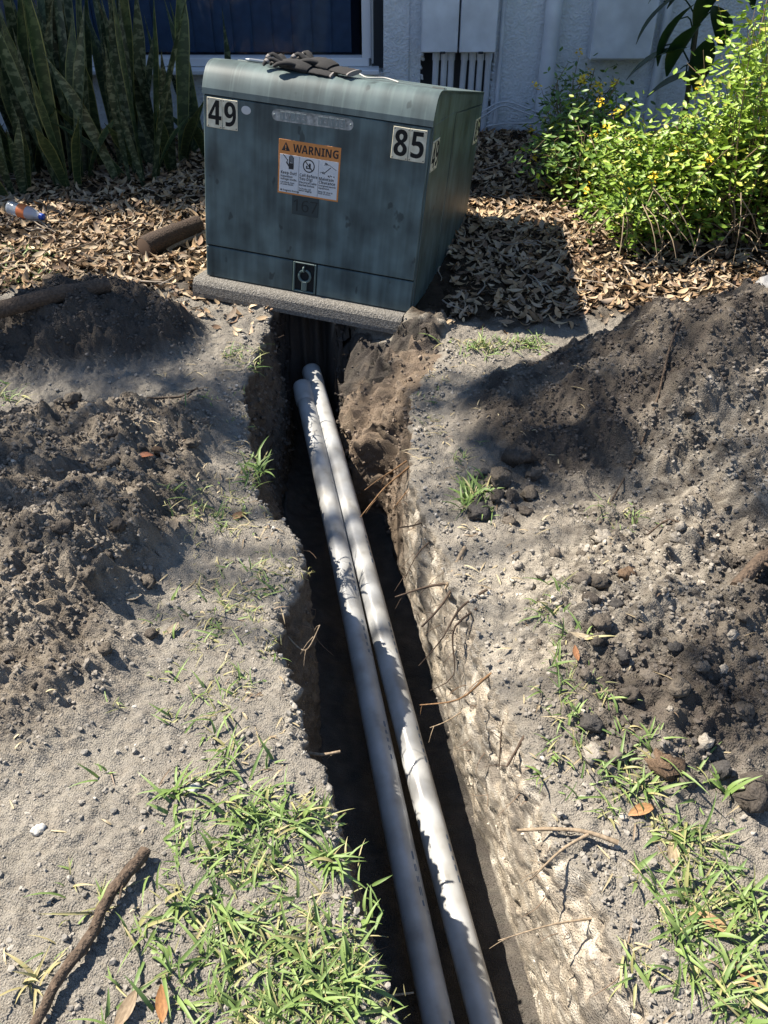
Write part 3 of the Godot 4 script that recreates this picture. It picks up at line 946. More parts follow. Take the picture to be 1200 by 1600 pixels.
func build_roots() -> void:
	var tan := mat(lin(0.36, 0.21, 0.10), 0.85)
	var drk := mat(lin(0.11, 0.075, 0.052), 0.9)
	var pal := mat(lin(0.42, 0.33, 0.23), 0.85)
	for m in [tan, drk, pal]:
		m.albedo_texture = noise_tex(128, 0.06, 17, 3, Color(0.6, 0.58, 0.55), Color(1, 1, 1))
		triplanar(m, 12.0)
	# material, radius at start, at end, points, label
	var list := [
		[tan, 0.0042, 0.0012, [Vector3(0.11, -0.05, -2.27), Vector3(0.05, -0.075, -2.22), Vector3(-0.005, -0.09, -2.16), Vector3(-0.075, -0.12, -2.06)], "longest orange root reaching over the trench from the right lip"],
		[tan, 0.0038, 0.0012, [Vector3(0.10, -0.045, -2.29), Vector3(0.04, -0.07, -2.25), Vector3(-0.02, -0.08, -2.20), Vector3(-0.062, -0.09, -2.16)], "shorter orange root just above the longest one"],
		[tan, 0.0034, 0.0014, [Vector3(0.12, -0.08, -2.22), Vector3(0.07, -0.11, -2.17), Vector3(0.03, -0.15, -2.14)], "thin orange root stub below the pair of long orange roots"],
		[pal, 0.0065, 0.0030, [Vector3(0.225, 0.005, -1.78), Vector3(0.195, -0.01, -1.72), Vector3(0.165, -0.04, -1.66)], "frayed pale root stub standing on the right lip"],
		[pal, 0.0055, 0.0025, [Vector3(0.222, 0.0, -1.77), Vector3(0.20, -0.02, -1.70), Vector3(0.178, -0.05, -1.64)], "second frayed pale stub beside the first on the right lip"],
		[drk, 0.0050, 0.0018, [Vector3(0.22, -0.03, -1.68), Vector3(0.12, -0.05, -1.68), Vector3(0.03, -0.07, -1.66)], "dark straight root sticking out level over the trench"],
		[drk, 0.0042, 0.0028, [Vector3(0.21, -0.01, -1.70), Vector3(0.16, -0.05, -1.62), Vector3(0.10, -0.08, -1.56)], "blunt dark root below the dark straight one"],
		[drk, 0.0040, 0.0010, [Vector3(0.27, 0.02, -1.60), Vector3(0.20, -0.02, -1.57), Vector3(0.15, -0.06, -1.50), Vector3(0.09, -0.12, -1.46)], "crooked dark root curving down the right wall"],
		[drk, 0.0034, 0.0010, [Vector3(0.24, 0.0, -1.55), Vector3(0.18, -0.05, -1.52), Vector3(0.18, -0.13, -1.44), Vector3(0.12, -0.17, -1.42)], "hooked dark root under the crooked one on the right wall"],
		[tan, 0.0042, 0.0014, [Vector3(0.31, 0.005, -1.37), Vector3(0.25, -0.015, -1.34), Vector3(0.18, -0.04, -1.29), Vector3(0.085, -0.05, -1.28)], "thin reddish root curving out over the right conduit"],
		[drk, 0.0055, 0.0022, [Vector3(0.37, 0.02, -1.21), Vector3(0.32, 0.0, -1.165), Vector3(0.27, -0.035, -1.10)], "stout dark root lying down the pale right wall"],
		[drk, 0.0030, 0.0012, [Vector3(0.29, -0.02, -1.26), Vector3(0.275, -0.07, -1.22), Vector3(0.27, -0.14, -1.17)], "thin dark root hanging on the pale right wall"],
		[pal, 0.0034, 0.0050, [Vector3(0.275, -0.03, -0.945), Vector3(0.34, 0.012, -0.925), Vector3(0.40, 0.026, -0.91), Vector3(0.46, 0.030, -0.885)], "pale root lying across the lower right bank"],
		[pal, 0.0036, 0.0018, [Vector3(0.405, 0.026, -0.905), Vector3(0.35, 0.01, -0.88), Vector3(0.29, -0.05, -0.85)], "thinner pale root forking below the one across the lower bank"],
		[pal, 0.0026, 0.0010, [Vector3(0.42, -0.08, -0.79), Vector3(0.32, -0.07, -0.77), Vector3(0.22, -0.09, -0.75)], "thin whitish root over the trench near the lower edge"],
		[pal, 0.0024, 0.0010, [Vector3(0.24, -0.22, -1.42), Vector3(0.17, -0.24, -1.38), Vector3(0.12, -0.26, -1.37)], "fine grey root low on the right wall"],
		[drk, 0.0028, 0.0009, [Vector3(0.17, -0.06, -1.92), Vector3(0.10, -0.09, -1.86), Vector3(0.06, -0.16, -1.82)], "fine dark root on the right wall below the orange roots"],
		[drk, 0.0040, 0.0012, [Vector3(0.16, -0.02, -1.98), Vector3(0.11, -0.05, -1.95), Vector3(0.04, -0.07, -1.95)], "dark root tuft sticking out below the orange roots"],
		[pal, 0.0045, 0.0030, [Vector3(-0.19, -0.08, -1.17), Vector3(-0.14, -0.075, -1.16), Vector3(-0.10, -0.07, -1.165)], "snapped pale root poking out of the left wall"],
		[pal, 0.0026, 0.0010, [Vector3(-0.25, -0.05, -1.50), Vector3(-0.20, -0.06, -1.46), Vector3(-0.165, -0.03, -1.52)], "thin pale root on the upper left wall"],
		[pal, 0.0022, 0.0010, [Vector3(-0.10, -0.06, -0.80), Vector3(-0.05, -0.10, -0.77), Vector3(-0.01, -0.09, -0.76)], "pale runner hanging from the left lip near the bottom"],
		[pal, 0.0035, 0.0016, [Vector3(-0.06, -0.09, -0.66), Vector3(0.0, -0.10, -0.655), Vector3(0.055, -0.10, -0.66)], "short pale root jutting from the left wall at the bottom"],
		[drk, 0.0030, 0.0010, [Vector3(0.20, -0.05, -3.16), Vector3(0.16, -0.10, -3.08), Vector3(0.17, -0.2, -3.05)], "thin dark root hanging in the pit below the cabinet corner"],
		[drk, 0.0028, 0.0010, [Vector3(0.05, -0.25, -2.98), Vector3(0.0, -0.26, -2.86), Vector3(0.02, -0.28, -2.75)], "fine dark root lying on the brown bench of the pit"]]
	var i := 0
	for q in list:
		var base: Vector3 = q[3][0]
		var loc := []
		for p in q[3]:
			loc.append(p - base)
		var t := thing("root", q[4], "root", Transform3D(Basis(), base), "roots cut by the trench")
		obj("root_stem", branchy(loc, q[1], q[2], 12, 0.25, i), q[0], t)
		for k in rng.randi_range(1, 3):
			var at: Vector3 = loc[1].lerp(loc[-1], rng.randf())
			var d := Vector3(rng.randf_range(-0.05, 0.0), rng.randf_range(-0.05, 0.01), rng.randf_range(-0.03, 0.04))
			obj("rootlet", branchy([at, at + d * 0.5 + Vector3(0, 0.006, 0), at + d], 0.0011, 0.0005, 6, 0.2, i + k), q[0], t)
		i += 1
	var bark := mat(lin(0.16, 0.115, 0.08), 0.9)
	bark.albedo_texture = noise_tex(256, 0.035, 18, 4, Color(0.5, 0.48, 0.46), Color(1, 1, 1))
	bark.normal_enabled = true
	bark.normal_texture = normal_tex(256, 0.05, 19, 4, 10.0)
	triplanar(bark, 8.0)
	var grey := mat(lin(0.30, 0.265, 0.22), 0.9)
	grey.albedo_texture = bark.albedo_texture
	triplanar(grey, 9.0)
	var cutw := mat(lin(0.42, 0.31, 0.20), 0.85)
	cutw.albedo_texture = noise_tex(128, 0.05, 20, 3, Color(0.6, 0.58, 0.55), Color(1, 1, 1))
	triplanar(cutw, 14.0)
	var sticks := [
		["branch", bark, 0.0125, 0.0085, [Vector3(-0.468, 0.016, -0.875), Vector3(-0.492, 0.028, -0.82), Vector3(-0.520, 0.022, -0.765), Vector3(-0.533, 0.026, -0.70), Vector3(-0.572, 0.020, -0.62), Vector3(-0.60, 0.02, -0.50)], 0.34, "dark knobbly branch lying at the lower left"],
		["branch", bark, 0.035, 0.028, [Vector3(-1.75, 0.16, -2.78), Vector3(-1.42, 0.19, -2.84), Vector3(-1.25, 0.215, -2.90), Vector3(-1.03, 0.215, -3.02)], 0.1, "thick dark branch half buried in the far left heap"],
		["stick", bark, 0.0042, 0.0024, [Vector3(0.94, 0.32, -2.46), Vector3(0.875, 0.3, -2.34), Vector3(0.82, 0.27, -2.20), Vector3(0.75, 0.235, -2.08), Vector3(0.66, 0.2, -1.94), Vector3(0.60, 0.13, -1.82)], 0.2, "long thin stick lying on the right spoil heap"],
		["branch", bark, 0.022, 0.016, [Vector3(1.10, 0.165, -1.66), Vector3(0.95, 0.145, -1.58), Vector3(0.86, 0.125, -1.50)], 0.18, "stub of brown branch in the heap at the right edge"],
		["stick", bark, 0.005, 0.0022, [Vector3(0.84, 0.17, -1.70), Vector3(0.76, 0.145, -1.74), Vector3(0.70, 0.11, -1.72)], 0.25, "short crooked dark twig below the long thin stick"],
		["stick", bark, 0.005, 0.003, [Vector3(-0.78, 0.085, -2.42), Vector3(-0.70, 0.085, -2.52), Vector3(-0.66, 0.06, -2.62)], 0.2, "dark twig on the left heap above the crumbly soil"],
		["stick", bark, 0.005, 0.003, [Vector3(-1.03, 0.06, -2.50), Vector3(-0.92, 0.05, -2.50), Vector3(-0.83, 0.06, -2.52)], 0.2, "short dark stick left of the twig on the left heap"],
		["stick", grey, 0.013, 0.010, [Vector3(-1.01, 0.035, -3.83), Vector3(-0.93, 0.04, -3.93), Vector3(-0.86, 0.04, -4.02)], 0.15, "grey weathered stick lying beside the cut brown log"],
		["stick", grey, 0.008, 0.005, [Vector3(-1.28, 0.03, -3.62), Vector3(-1.10, 0.04, -3.52), Vector3(-0.95, 0.03, -3.46)], 0.2, "long pale stick across the leaves before the brown log"],
		["stick", grey, 0.007, 0.005, [Vector3(-1.36, 0.03, -3.40), Vector3(-1.22, 0.04, -3.46), Vector3(-1.10, 0.035, -3.56)], 0.2, "pale stick crossing the long one in the leaf litter"],
		["stick", grey, 0.004, 0.002, [Vector3(-1.30, 0.12, -4.55), Vector3(-1.22, 0.06, -4.42), Vector3(-1.10, 0.04, -4.34)], 0.2, "thin pale twig leaning at the foot of the sword leaved plants"],
		["stick", grey, 0.006, 0.004, [Vector3(0.90, 0.03, -3.62), Vector3(1.0, 0.05, -3.55), Vector3(1.10, 0.05, -3.42)], 0.15, "bare twig on the sunlit leaves below the flowering shrub"]]
	for q in sticks:
		if q[0] == "stick":
			for k in q[4].size():
				var g: Vector3 = q[4][k]
				g.y = ground_y(g.x, g.z) + q[2] * 0.8 + 0.004
				q[4][k] = g
		var base: Vector3 = q[4][0]
		var loc := []
		for p in q[4]:
			loc.append(p - base)
		var t := thing(q[0], q[6], q[0], Transform3D(Basis(), base), "sticks and branches on the ground")
		obj("limb", branchy(loc, q[2], q[3], 22, q[5], i), q[1], t)
		for k in 3:
			var at: Vector3 = loc[1].lerp(loc[2], rng.randf())
			var d := Vector3(rng.randf_range(-0.03, 0.05), rng.randf_range(0.0, 0.02), rng.randf_range(-0.03, 0.05))
			obj("twig", branchy([at, at + d * 0.6, at + d], minf(q[2] * 0.4, 0.006), minf(q[2] * 0.12, 0.002), 5, 0.2, i + k), q[1], t)
		i += 1
	# cut log with a visible end face
	var lg := thing("log", "short cut brown log lying in the leaves left of the cabinet", "log", Transform3D(Basis(Vector3.UP, -0.62), Vector3(-1.09, 0.048, -3.77)))
	var lbark: StandardMaterial3D = bark.duplicate()
	lbark.albedo_color = lin(0.085, 0.056, 0.038)
	obj("bark", tube_mesh([Vector3(0, 0, 0), Vector3(0, 0.002, -0.06), Vector3(0, 0.004, -0.20), Vector3(0, 0, -0.34)], [0.047, 0.050, 0.047, 0.044], 14, 1.0, 0.10, 3), lbark, lg)
	var ef := obj("end_grain", lathe([[0.044, 0.0], [0.030, 0.003], [0.0005, 0.003]], 14), mat(lin(0.13, 0.085, 0.055), 0.9), lg)
	ef.rotation.x = PI / 2
	ef.position = Vector3(0, 0, 0.0015)
	for q in [[Vector3(-1.27, 0.09, -3.08), 0.024, 0.13, "pale cut stump stub standing behind the thick branch"], [Vector3(-1.345, 0.08, -3.05), 0.026, 0.085, "lower dark stump stub left of the pale one"]]:
		var t := thing("stump", q[3], "stump", Transform3D(Basis(Vector3(0, 0, 1), 0.06), q[0]), "stump stubs behind the branch")
		obj("stem", tube_mesh([Vector3(0, -0.02, 0), Vector3(0.004, q[2] * 0.5, 0), Vector3(0, q[2], 0)], [q[1] * 1.1, q[1], q[1] * 0.93], 12, 1.0, 0.06, 5), cutw if q[2] > 0.1 else bark, t)
		var e := obj("cut_face", lathe([[q[1] * 0.9, 0.0], [0.0005, 0.004]], 12), cutw, t)
		e.position.y = q[2] + 0.001
	# hair roots torn along both faces
	var hair := st_new()
	for k in 260:
		var q: Array = wall_pts[rng.randi() % wall_pts.size()]
		var p: Vector3 = q[0]
		if p.y < -0.30:
			continue
		var sgn := 1.0 if q[2] == 1 else -1.0
		var l := rng.randf_range(0.02, 0.08)
		var d := Vector3(sgn * rng.randf_range(0.1, 0.8), rng.randf_range(-0.9, 0.25), rng.randf_range(-0.5, 0.6)) * l
		var m1 := p + d * 0.5 + Vector3(rng.randfn(), rng.randfn(), rng.randfn()) * 0.008
		tube(hair, smooth_path([p - d * 0.2, m1, p + d], 6), taper(rng.randf_range(0.0007, 0.0016), 0.0004, 6), 4)
	var ho := obj("hair_roots", done(hair), mat(lin(0.20, 0.14, 0.095), 0.9))
	tag(ho, "fine torn hair roots along the trench faces", "", "", "stuff")
	# white shell-like stone on top of the right heap
	var wm := mat(lin(0.62, 0.60, 0.56), 0.8)
	wm.albedo_texture = noise_tex(128, 0.04, 22, 3, Color(0.75, 0.75, 0.74), Color(1, 1, 1))
	triplanar(wm, 10.0)
	for q in [[1.335, -2.80, 0.038, "whitish stone on top of the right spoil heap"], [-0.40, -1.02, 0.010, "small white pebble among the left grass blades"], [-0.70, -0.93, 0.011, "white pebble on the bare sand at the left edge"]]:
		var o := obj("stone", lump_mesh(91, 0.35, 12, 8), wm)
		o.transform = spin(Vector3(q[0], ground_y(q[0], q[1]) + q[2] * 0.35, q[1]), 0.6, 0.3, 0.2, Vector3(q[2] * 1.4, q[2] * 0.8, q[2]))
		tag(o, q[3], "stone", "pale stones")

# ------------------------------------------------------------------ the cabinet and what lies on it
const CW := 0.88
const CD := 1.12
const KICK := 0.128
const SEAM := 0.69
var cab_xf: Transform3D

func cp(x: float, y: float, z: float) -> Vector3:
	# from the front lower right corner to the base centre
	return Vector3(x + CW * 0.5, y, z + CD * 0.5)

func streak_tex(sd: int, lo: float, hi: float, stretch: float, chalk: float) -> ImageTexture:
	var im := Image.create(512, 512, false, Image.FORMAT_RGB8)
	var a := make_noise(0.020, sd, 3)
	var b := make_noise(0.008, sd + 1, 4)
	var c := make_noise(0.05, sd + 2, 2)
	for y in 512:
		for x in 512:
			var s := a.get_noise_2d(x * 1.6, y * stretch)
			var p := b.get_noise_2d(x, y)
			var f := c.get_noise_2d(x * 2.0, y * 0.10)
			var v := lerpf(lo, hi, clampf(0.55 + 0.34 * s + 0.5 * p, 0.0, 1.0))
			var w := smoothstep(0.25, 0.6, f + 0.5 * p) * chalk
			var col := Color(v, v, v).lerp(Color(1, 1, 0.98), w)
			var scuff := smoothstep(0.50, 0.62, b.get_noise_2d(x * 2.3 + 300.0, y * 1.4))
			col = col.lerp(Color(lo, lo, lo) * 0.75, scuff * 0.5)
			im.set_pixel(x, y, col)
	return ImageTexture.create_from_image(im)

func plane_uv_box(c: Vector3, s: Vector3, bev: float) -> ArrayMesh:
	# box whose front (x, y) carries uv 0..1 over the cabinet's front
	var m := box_mesh(s, bev, c)
	var mdt := MeshDataTool.new()
	mdt.create_from_surface(m, 0)
	for i in mdt.get_vertex_count():
		var p := mdt.get_vertex(i)
		var n := mdt.get_vertex_normal(i)
		mdt.set_vertex_uv(i, Vector2((p.z if absf(n.x) > 0.7 else p.x) + 0.5, 0.85 - p.y))
	var out := ArrayMesh.new()
	mdt.commit_to_surface(out)
	return out

func profile_prism(prof: Array, x0: float, x1: float) -> ArrayMesh:
	# prof: [z, y] points of the side outline, closed; uv from x and length
	var st := st_new()
	var n := prof.size()
	var len := 0.0
	st.set_smooth_group(1)
	for i in n:
		var p: Array = prof[i]
		var q: Array = prof[(i + 1) % n]
		var a0 := Vector3(x0, p[1], p[0])
		var a1 := Vector3(x1, p[1], p[0])
		var b0 := Vector3(x0, q[1], q[0])
		var b1 := Vector3(x1, q[1], q[0])
		var l2 := len + a0.distance_to(b0)
		st.set_smooth_group(1 if p.size() > 2 else 100 + i)
		quad_uv(st, [a0, b0, b1, a1], [Vector2(x0 + 0.5, 0.16 - len), Vector2(x0 + 0.5, 0.16 - l2), Vector2(x1 + 0.5, 0.16 - l2), Vector2(x1 + 0.5, 0.16 - len)])
		len = l2
	var poly := PackedVector2Array()
	for p in prof:
		poly.append(Vector2(p[0], p[1]))
	var idx := Geometry2D.triangulate_polygon(poly)
	st.set_smooth_group(200)
	for xx in [x0, x1]:
		for i in range(0, idx.size(), 3):
			var t := []
			for k in 3:
				var v := poly[idx[i + k]]
				t.append(Vector3(xx, v.y, v.x))
			var nn: Vector3 = (t[2] - t[0]).cross(t[1] - t[0])
			if (nn.x > 0) != (xx > (x0 + x1) * 0.5):
				t.reverse()
			for v in t:
				st.set_uv(Vector2(v.z + 0.5, 0.85 - v.y))
				st.add_vertex(v)
	return done(st)

func number_plate(s: String, parent: Node, xf: Transform3D, w: float, h: float) -> void:
	var pmat := mat(lin(0.78, 0.74, 0.58), 0.6)
	pmat.albedo_texture = noise_tex(128, 0.03, 33, 3, Color(0.82, 0.81, 0.78), Color(1, 1, 1))
	triplanar(pmat, 6.0, false)
	var ink := mat(lin(0.006, 0.006, 0.006), 0.9)
	var nail := mat(lin(0.10, 0.10, 0.09), 0.5)
	for i in s.length():
		var cw := w / s.length()
		var p := obj("number_plate", box_mesh(Vector3(cw - 0.001, h, 0.003), 0.0012), pmat, parent)
		p.transform = xf * Transform3D(Basis(Vector3(0, 0, 1), 0.012 * (i * 2 - 1)), Vector3((i + 0.5) * cw - w * 0.5, 0, 0.0015))
		text("digit", s[i], h * 1.12, ink, p, Vector3(0, 0, 0.0018), 0.84)
		for c in [Vector2(-1, 1), Vector2(1, 1), Vector2(-1, -1), Vector2(1, -1)]:
			var nl := obj("rivet", lathe([[0.0028, 0.0], [0.0024, 0.0012], [0.0003, 0.0016]], 8), nail, p)
			nl.rotation.x = PI / 2
			nl.position = Vector3(c.x * (cw * 0.5 - 0.006), c.y * (h * 0.5 - 0.006), 0.0013)

func warning_label(parent: Node, at: Vector3) -> void:
	var w := 0.245
	var h := 0.195
	var orange := mat(lin(0.62, 0.235, 0.055), 0.5)
	var white := mat(lin(0.62, 0.63, 0.63), 0.5)
	var black := mat(lin(0.012, 0.012, 0.014), 0.6)
	var l := obj("warning_label", box_mesh(Vector3(w, h, 0.0014), 0.0005), orange, parent)
	l.position = at
	tag(l, "orange and white warning sticker with three columns of pictograms")
	var f := obj("white_field", box_mesh(Vector3(w - 0.012, h - 0.058, 0.0008), 0.0003), white, l)
	f.position = Vector3(0, -0.023, 0.0010)
	text("heading", "WARNING", 0.040, black, l, Vector3(0.026, 0.071, 0.0011), 0.93)
	# triangle sign with exclamation mark
	var st := st_new()
	st.set_smooth_group(-1)
	for k in 3:
		var pts := [Vector3(-0.0, 0.019, 0), Vector3(0.017, -0.013, 0), Vector3(-0.017, -0.013, 0)]
		tri(st, Vector3(0, -0.0025, 0.0006), pts[k], pts[(k + 1) % 3])
	var tr := obj("alert_triangle", done(st), black, l)
	tr.position = Vector3(-0.094, 0.071, 0.0011)
	text("alert_mark", "!", 0.026, orange, l, Vector3(-0.094, 0.069, 0.0020))
	var thin := box_mesh(Vector3(0.0012, h - 0.062, 0.0006), 0.0002)
	for x in [-0.039, 0.039]:
		obj("divider", thin, black, l).position = Vector3(x, -0.023, 0.0014)
	var z := 0.0015
	# hand struck by a bolt
	var hd := st_new()
	bbox(hd, Vector3(0.002, -0.012, 0), Vector3(0.020, 0.022, 0.0008), 0.0002)
	for k in 4:
		bbox(hd, Vector3(-0.006 + k * 0.0052, 0.010 + [0.0, 0.004, 0.003, -0.002][k], 0), Vector3(0.0040, 0.026, 0.0008), 0.0002)
	bbox(hd, Vector3.ZERO, Vector3(0.005, 0.020, 0.0008), 0.0002, Transform3D(Basis(Vector3(0, 0, 1), 0.6), Vector3(-0.012, -0.006, 0)))
	bbox(hd, Vector3.ZERO, Vector3(0.003, 0.026, 0.0008), 0.0002, Transform3D(Basis(Vector3(0, 0, 1), 0.75), Vector3(-0.022, 0.017, 0)))
	bbox(hd, Vector3.ZERO, Vector3(0.003, 0.016, 0.0008), 0.0002, Transform3D(Basis(Vector3(0, 0, 1), -0.3), Vector3(-0.015, 0.003, 0)))
	obj("hand_symbol", done(hd), black, l).position = Vector3(-0.072, 0.018, z)
	# ring with a slash over a small digger
	var ring := st_new()
	for k in 32:
		var a := TAU * k / 32
		var b := TAU * (k + 1) / 32
		quad(ring, Vector3(cos(a) * 0.0195, sin(a) * 0.0195, 0), Vector3(cos(b) * 0.0195, sin(b) * 0.0195, 0), Vector3(cos(b) * 0.0238, sin(b) * 0.0238, 0), Vector3(cos(a) * 0.0238, sin(a) * 0.0238, 0))
	bbox(ring, Vector3.ZERO, Vector3(0.0036, 0.042, 0.0008), 0.0002, Transform3D(Basis(Vector3(0, 0, 1), 0.75), Vector3.ZERO))
	bbox(ring, Vector3(0.004, 0.002, 0), Vector3(0.007, 0.016, 0.0008), 0.0002)
	bbox(ring, Vector3(0.0, -0.009, 0), Vector3(0.022, 0.004, 0.0008), 0.0002)
	bbox(ring, Vector3(-0.008, -0.003, 0), Vector3(0.006, 0.007, 0.0008), 0.0002)
	obj("no_digging_symbol", done(ring), black, l).position = Vector3(0.0, 0.016, z)
	# bushes cleared away from a box
	var bs := st_new()
	for k in 26:
		var g := k % 3
		var cen: Vector2 = [Vector2(-0.008, 0.022), Vector2(-0.022, -0.012), Vector2(0.012, -0.020)][g]
		var a := rng.randf() * TAU
		var r := rng.randf() * 0.010
		bbox(bs, Vector3.ZERO, Vector3(rng.randf_range(0.003, 0.007), 0.0022, 0.0008), 0.0002, Transform3D(Basis(Vector3(0, 0, 1), rng.randf() * PI), Vector3(cen.x + cos(a) * r * 1.3, cen.y + sin(a) * r * 0.6, 0)))
	bbox(bs, Vector3.ZERO, Vector3(0.036, 0.0016, 0.0008), 0.0002, Transform3D(Basis(Vector3(0, 0, 1), -0.5), Vector3(0.016, 0.012, 0)))
	bbox(bs, Vector3.ZERO, Vector3(0.030, 0.0030, 0.0008), 0.0002, Transform3D(Basis(Vector3(0, 0, 1), 0.75), Vector3(-0.002, 0.0, 0)))
	obj("clearance_symbol", done(bs), black, l).position = Vector3(0.078, 0.012, z)
	var rows := [["Keep Out!", 0.0150, -0.020, -0.112], ["Hazardous", 0.0105, -0.033, -0.112], ["voltage inside.", 0.0105, -0.043, -0.112], ["Can shock, burn", 0.0080, -0.055, -0.112], ["or cause death.", 0.0080, -0.062, -0.112],
		["Call Before", 0.0150, -0.020, -0.036], ["You Dig!", 0.0150, -0.033, -0.036], ["Electrical cable", 0.0105, -0.046, -0.036], ["buried below.", 0.0105, -0.056, -0.036], ["To locate, call", 0.0080, -0.069, -0.036], ["before digging.", 0.0080, -0.076, -0.036],
		["Maintain", 0.0150, -0.022, 0.042], ["Clearance", 0.0150, -0.035, 0.042], ["Energized electric", 0.0088, -0.047, 0.042], ["equipment.", 0.0088, -0.056, 0.042], ["Keep 10' clear in", 0.0080, -0.069, 0.042], ["front of doors.", 0.0080, -0.076, 0.042]]
	for r in rows:
		text("line_of_text", r[0], r[1], black, l, Vector3(r[3], r[2], z), 0.92, true, true)
	text("line_of_text", "Progress Energy", 0.0092, black, l, Vector3(-0.102, -0.084, z), 0.95, true, true)
	var dot := obj("emblem", lathe([[0.0036, 0.0], [0.0005, 0.0006]], 14), black, l)
	dot.rotation.x = PI / 2
	dot.position = Vector3(-0.108, -0.084, z)

func build_cabinet() -> void:
	var R := Basis(Vector3.UP, -0.271) * Basis(Vector3(0, 0, 1), -0.063) * Basis(Vector3(1, 0, 0), -0.135)
	var corner := Vector3(0.104, 0.03, -3.159)
	cab_xf = Transform3D(R, corner - R * cp(0, 0, 0))
	# concrete pad
	var cm := mat(lin(0.34, 0.325, 0.295), 0.95)
	cm.albedo_texture = noise_tex(512, 0.05, 24, 5, Color(0.5, 0.49, 0.47), Color(1, 1, 1))
	cm.normal_enabled = true
	cm.normal_texture = normal_tex(512, 0.09, 25, 4, 8.0)
	triplanar(cm, 3.0)
	var pf := [[0.058, -0.078], [0.060, -0.060], [0.058, -0.026, 1], [0.051, -0.011, 1], [0.040, -0.003, 1], [-CD - 0.10, -0.003], [-CD - 0.10, -0.078]]
	for p in pf:
		p[0] += CD * 0.5
	var pad := obj("concrete_pad", profile_prism(pf, -CW * 0.5 - 0.035, CW * 0.5 - 0.02), cm)
	pad.transform = cab_xf
	tag(pad, "low concrete slab with rounded edge under the green cabinet", "slab")
	var t := thing("transformer_cabinet", "tilted green steel electrical cabinet on a concrete slab at the trench end", "electrical cabinet", cab_xf)
	var gm := mat(lin(0.142, 0.206, 0.208), 0.48)
	gm.albedo_texture = streak_tex(61, 0.46, 1.0, 0.14, 0.16)
	gm.metallic_specular = 0.45
	var hm := mat(lin(0.130, 0.180, 0.180), 0.50)
	hm.albedo_texture = streak_tex(66, 0.62, 1.0, 0.16, 0.45)
	var rim := mat(lin(0.085, 0.13, 0.125), 0.5)
	var gap := mat(lin(0.010, 0.012, 0.012), 0.9)
	var hc := CW * 0.5
	# inner body, set back so that seams show as grooves
	var body := [[-0.007, 0.004], [-0.007, SEAM + 0.02], [-0.05, 0.765], [-0.11, 0.786], [-CD + 0.004, 0.684], [-CD + 0.004, 0.004]]
	for p in body:
		p[0] += CD * 0.5
	obj("body", profile_prism(body, -hc + 0.004, hc - 0.004), gap, t)
	obj("front_panel", plane_uv_box(cp(-hc, (KICK + SEAM) * 0.5, -0.0045), Vector3(CW, SEAM - KICK - 0.006, 0.013), 0.0028), gm, t)
	for s in [[-0.690, 0.376], [-0.199, 0.398]]:
		obj("sill_panel", plane_uv_box(cp(s[0] if s[0] < -0.5 else s[0], KICK * 0.5 - 0.001, -0.006), Vector3(s[1] if s[0] < -0.5 else s[1], KICK - 0.004, 0.013), 0.0028), gm, t)
	for s in [-1, 1]:
		var x := 0.0 if s > 0 else -CW
		obj("side_panel", plane_uv_box(cp(x, 0.352, -0.225), Vector3(0.012, 0.69, 0.42), 0.0025), gm, t)
		var sp := [[-0.444, 0.006], [-0.444, SEAM - 0.003], [-CD, 0.648], [-CD, 0.006]]
		for p in sp:
			p[0] += CD * 0.5
		obj("side_panel", profile_prism(sp, x + hc - 0.006, x + hc + 0.006), gm, t)
	obj("rear_panel", plane_uv_box(cp(-hc, 0.32, -CD), Vector3(CW, 0.64, 0.012), 0.0025), gm, t)
	# hood: rolled front edge, sloping top
	var out := [[0.003, SEAM + 0.001], [0.002, 0.712, 1], [-0.006, 0.735, 1], [-0.017, 0.758, 1], [-0.031, 0.778, 1], [-0.050, 0.792, 1], [-0.075, 0.800, 1], [-0.105, 0.8015, 1], [-0.13, 0.800], [-CD - 0.006, 0.702], [-CD - 0.006, 0.655], [-CD + 0.004, 0.655], [-CD + 0.004, 0.690], [-0.12, 0.788], [-0.07, 0.786], [-0.035, 0.765], [-0.010, 0.73], [-0.004, SEAM + 0.001]]
	for p in out:
		p[0] += CD * 0.5
	obj("hood", profile_prism(out, -hc - 0.005, hc + 0.005), hm, t)
	var cheek := [[0.0, SEAM + 0.002], [-0.001, 0.712], [-0.009, 0.735], [-0.020, 0.756], [-0.034, 0.775], [-0.053, 0.789], [-0.078, 0.797], [-0.13, 0.797], [-CD, 0.699], [-CD, 0.652], [-0.40, SEAM + 0.002]]
	for p in cheek:
		p[0] += CD * 0.5
	for s in [-1, 1]:
		obj("hood_cheek", profile_prism(cheek, s * hc - 0.005, s * hc + 0.005), gm, t)
	# lifting lugs and hinge rod on the top
	var dk := mat(lin(0.05, 0.06, 0.055), 0.6)
	for q in [[-0.075, -0.30, 0.10], [-0.035, -0.22, 0.05], [-0.34, -0.30, 0.08]]:
		obj("lid_hinge", box_mesh(Vector3(q[2], 0.010, 0.016), 0.003), dk, t).position = cp(q[0], 0.800 - 0.099 * (-q[1] - 0.13), q[1])
	obj("lid_ridge", box_mesh(Vector3(CW * 0.96, 0.006, 0.02), 0.002), hm, t).position = cp(-hc, 0.7855, -0.285)
	# latch recess with a ring and a penta bolt
	obj("latch_recess", box_mesh(Vector3(0.088, KICK - 0.010, 0.004), 0.001), gap, t).position = cp(-0.45, KICK * 0.5, -0.010)
	var lf := st_new()
	for q in [[-0.045, 0.0, 0.007, KICK - 0.006], [0.045, 0.0, 0.007, KICK - 0.006]]:
		bbox(lf, Vector3(q[0], q[1], 0), Vector3(q[2], q[3], 0.020), 0.002)
	bbox(lf, Vector3(0, KICK * 0.5 - 0.006, 0), Vector3(0.083, 0.006, 0.020), 0.002)
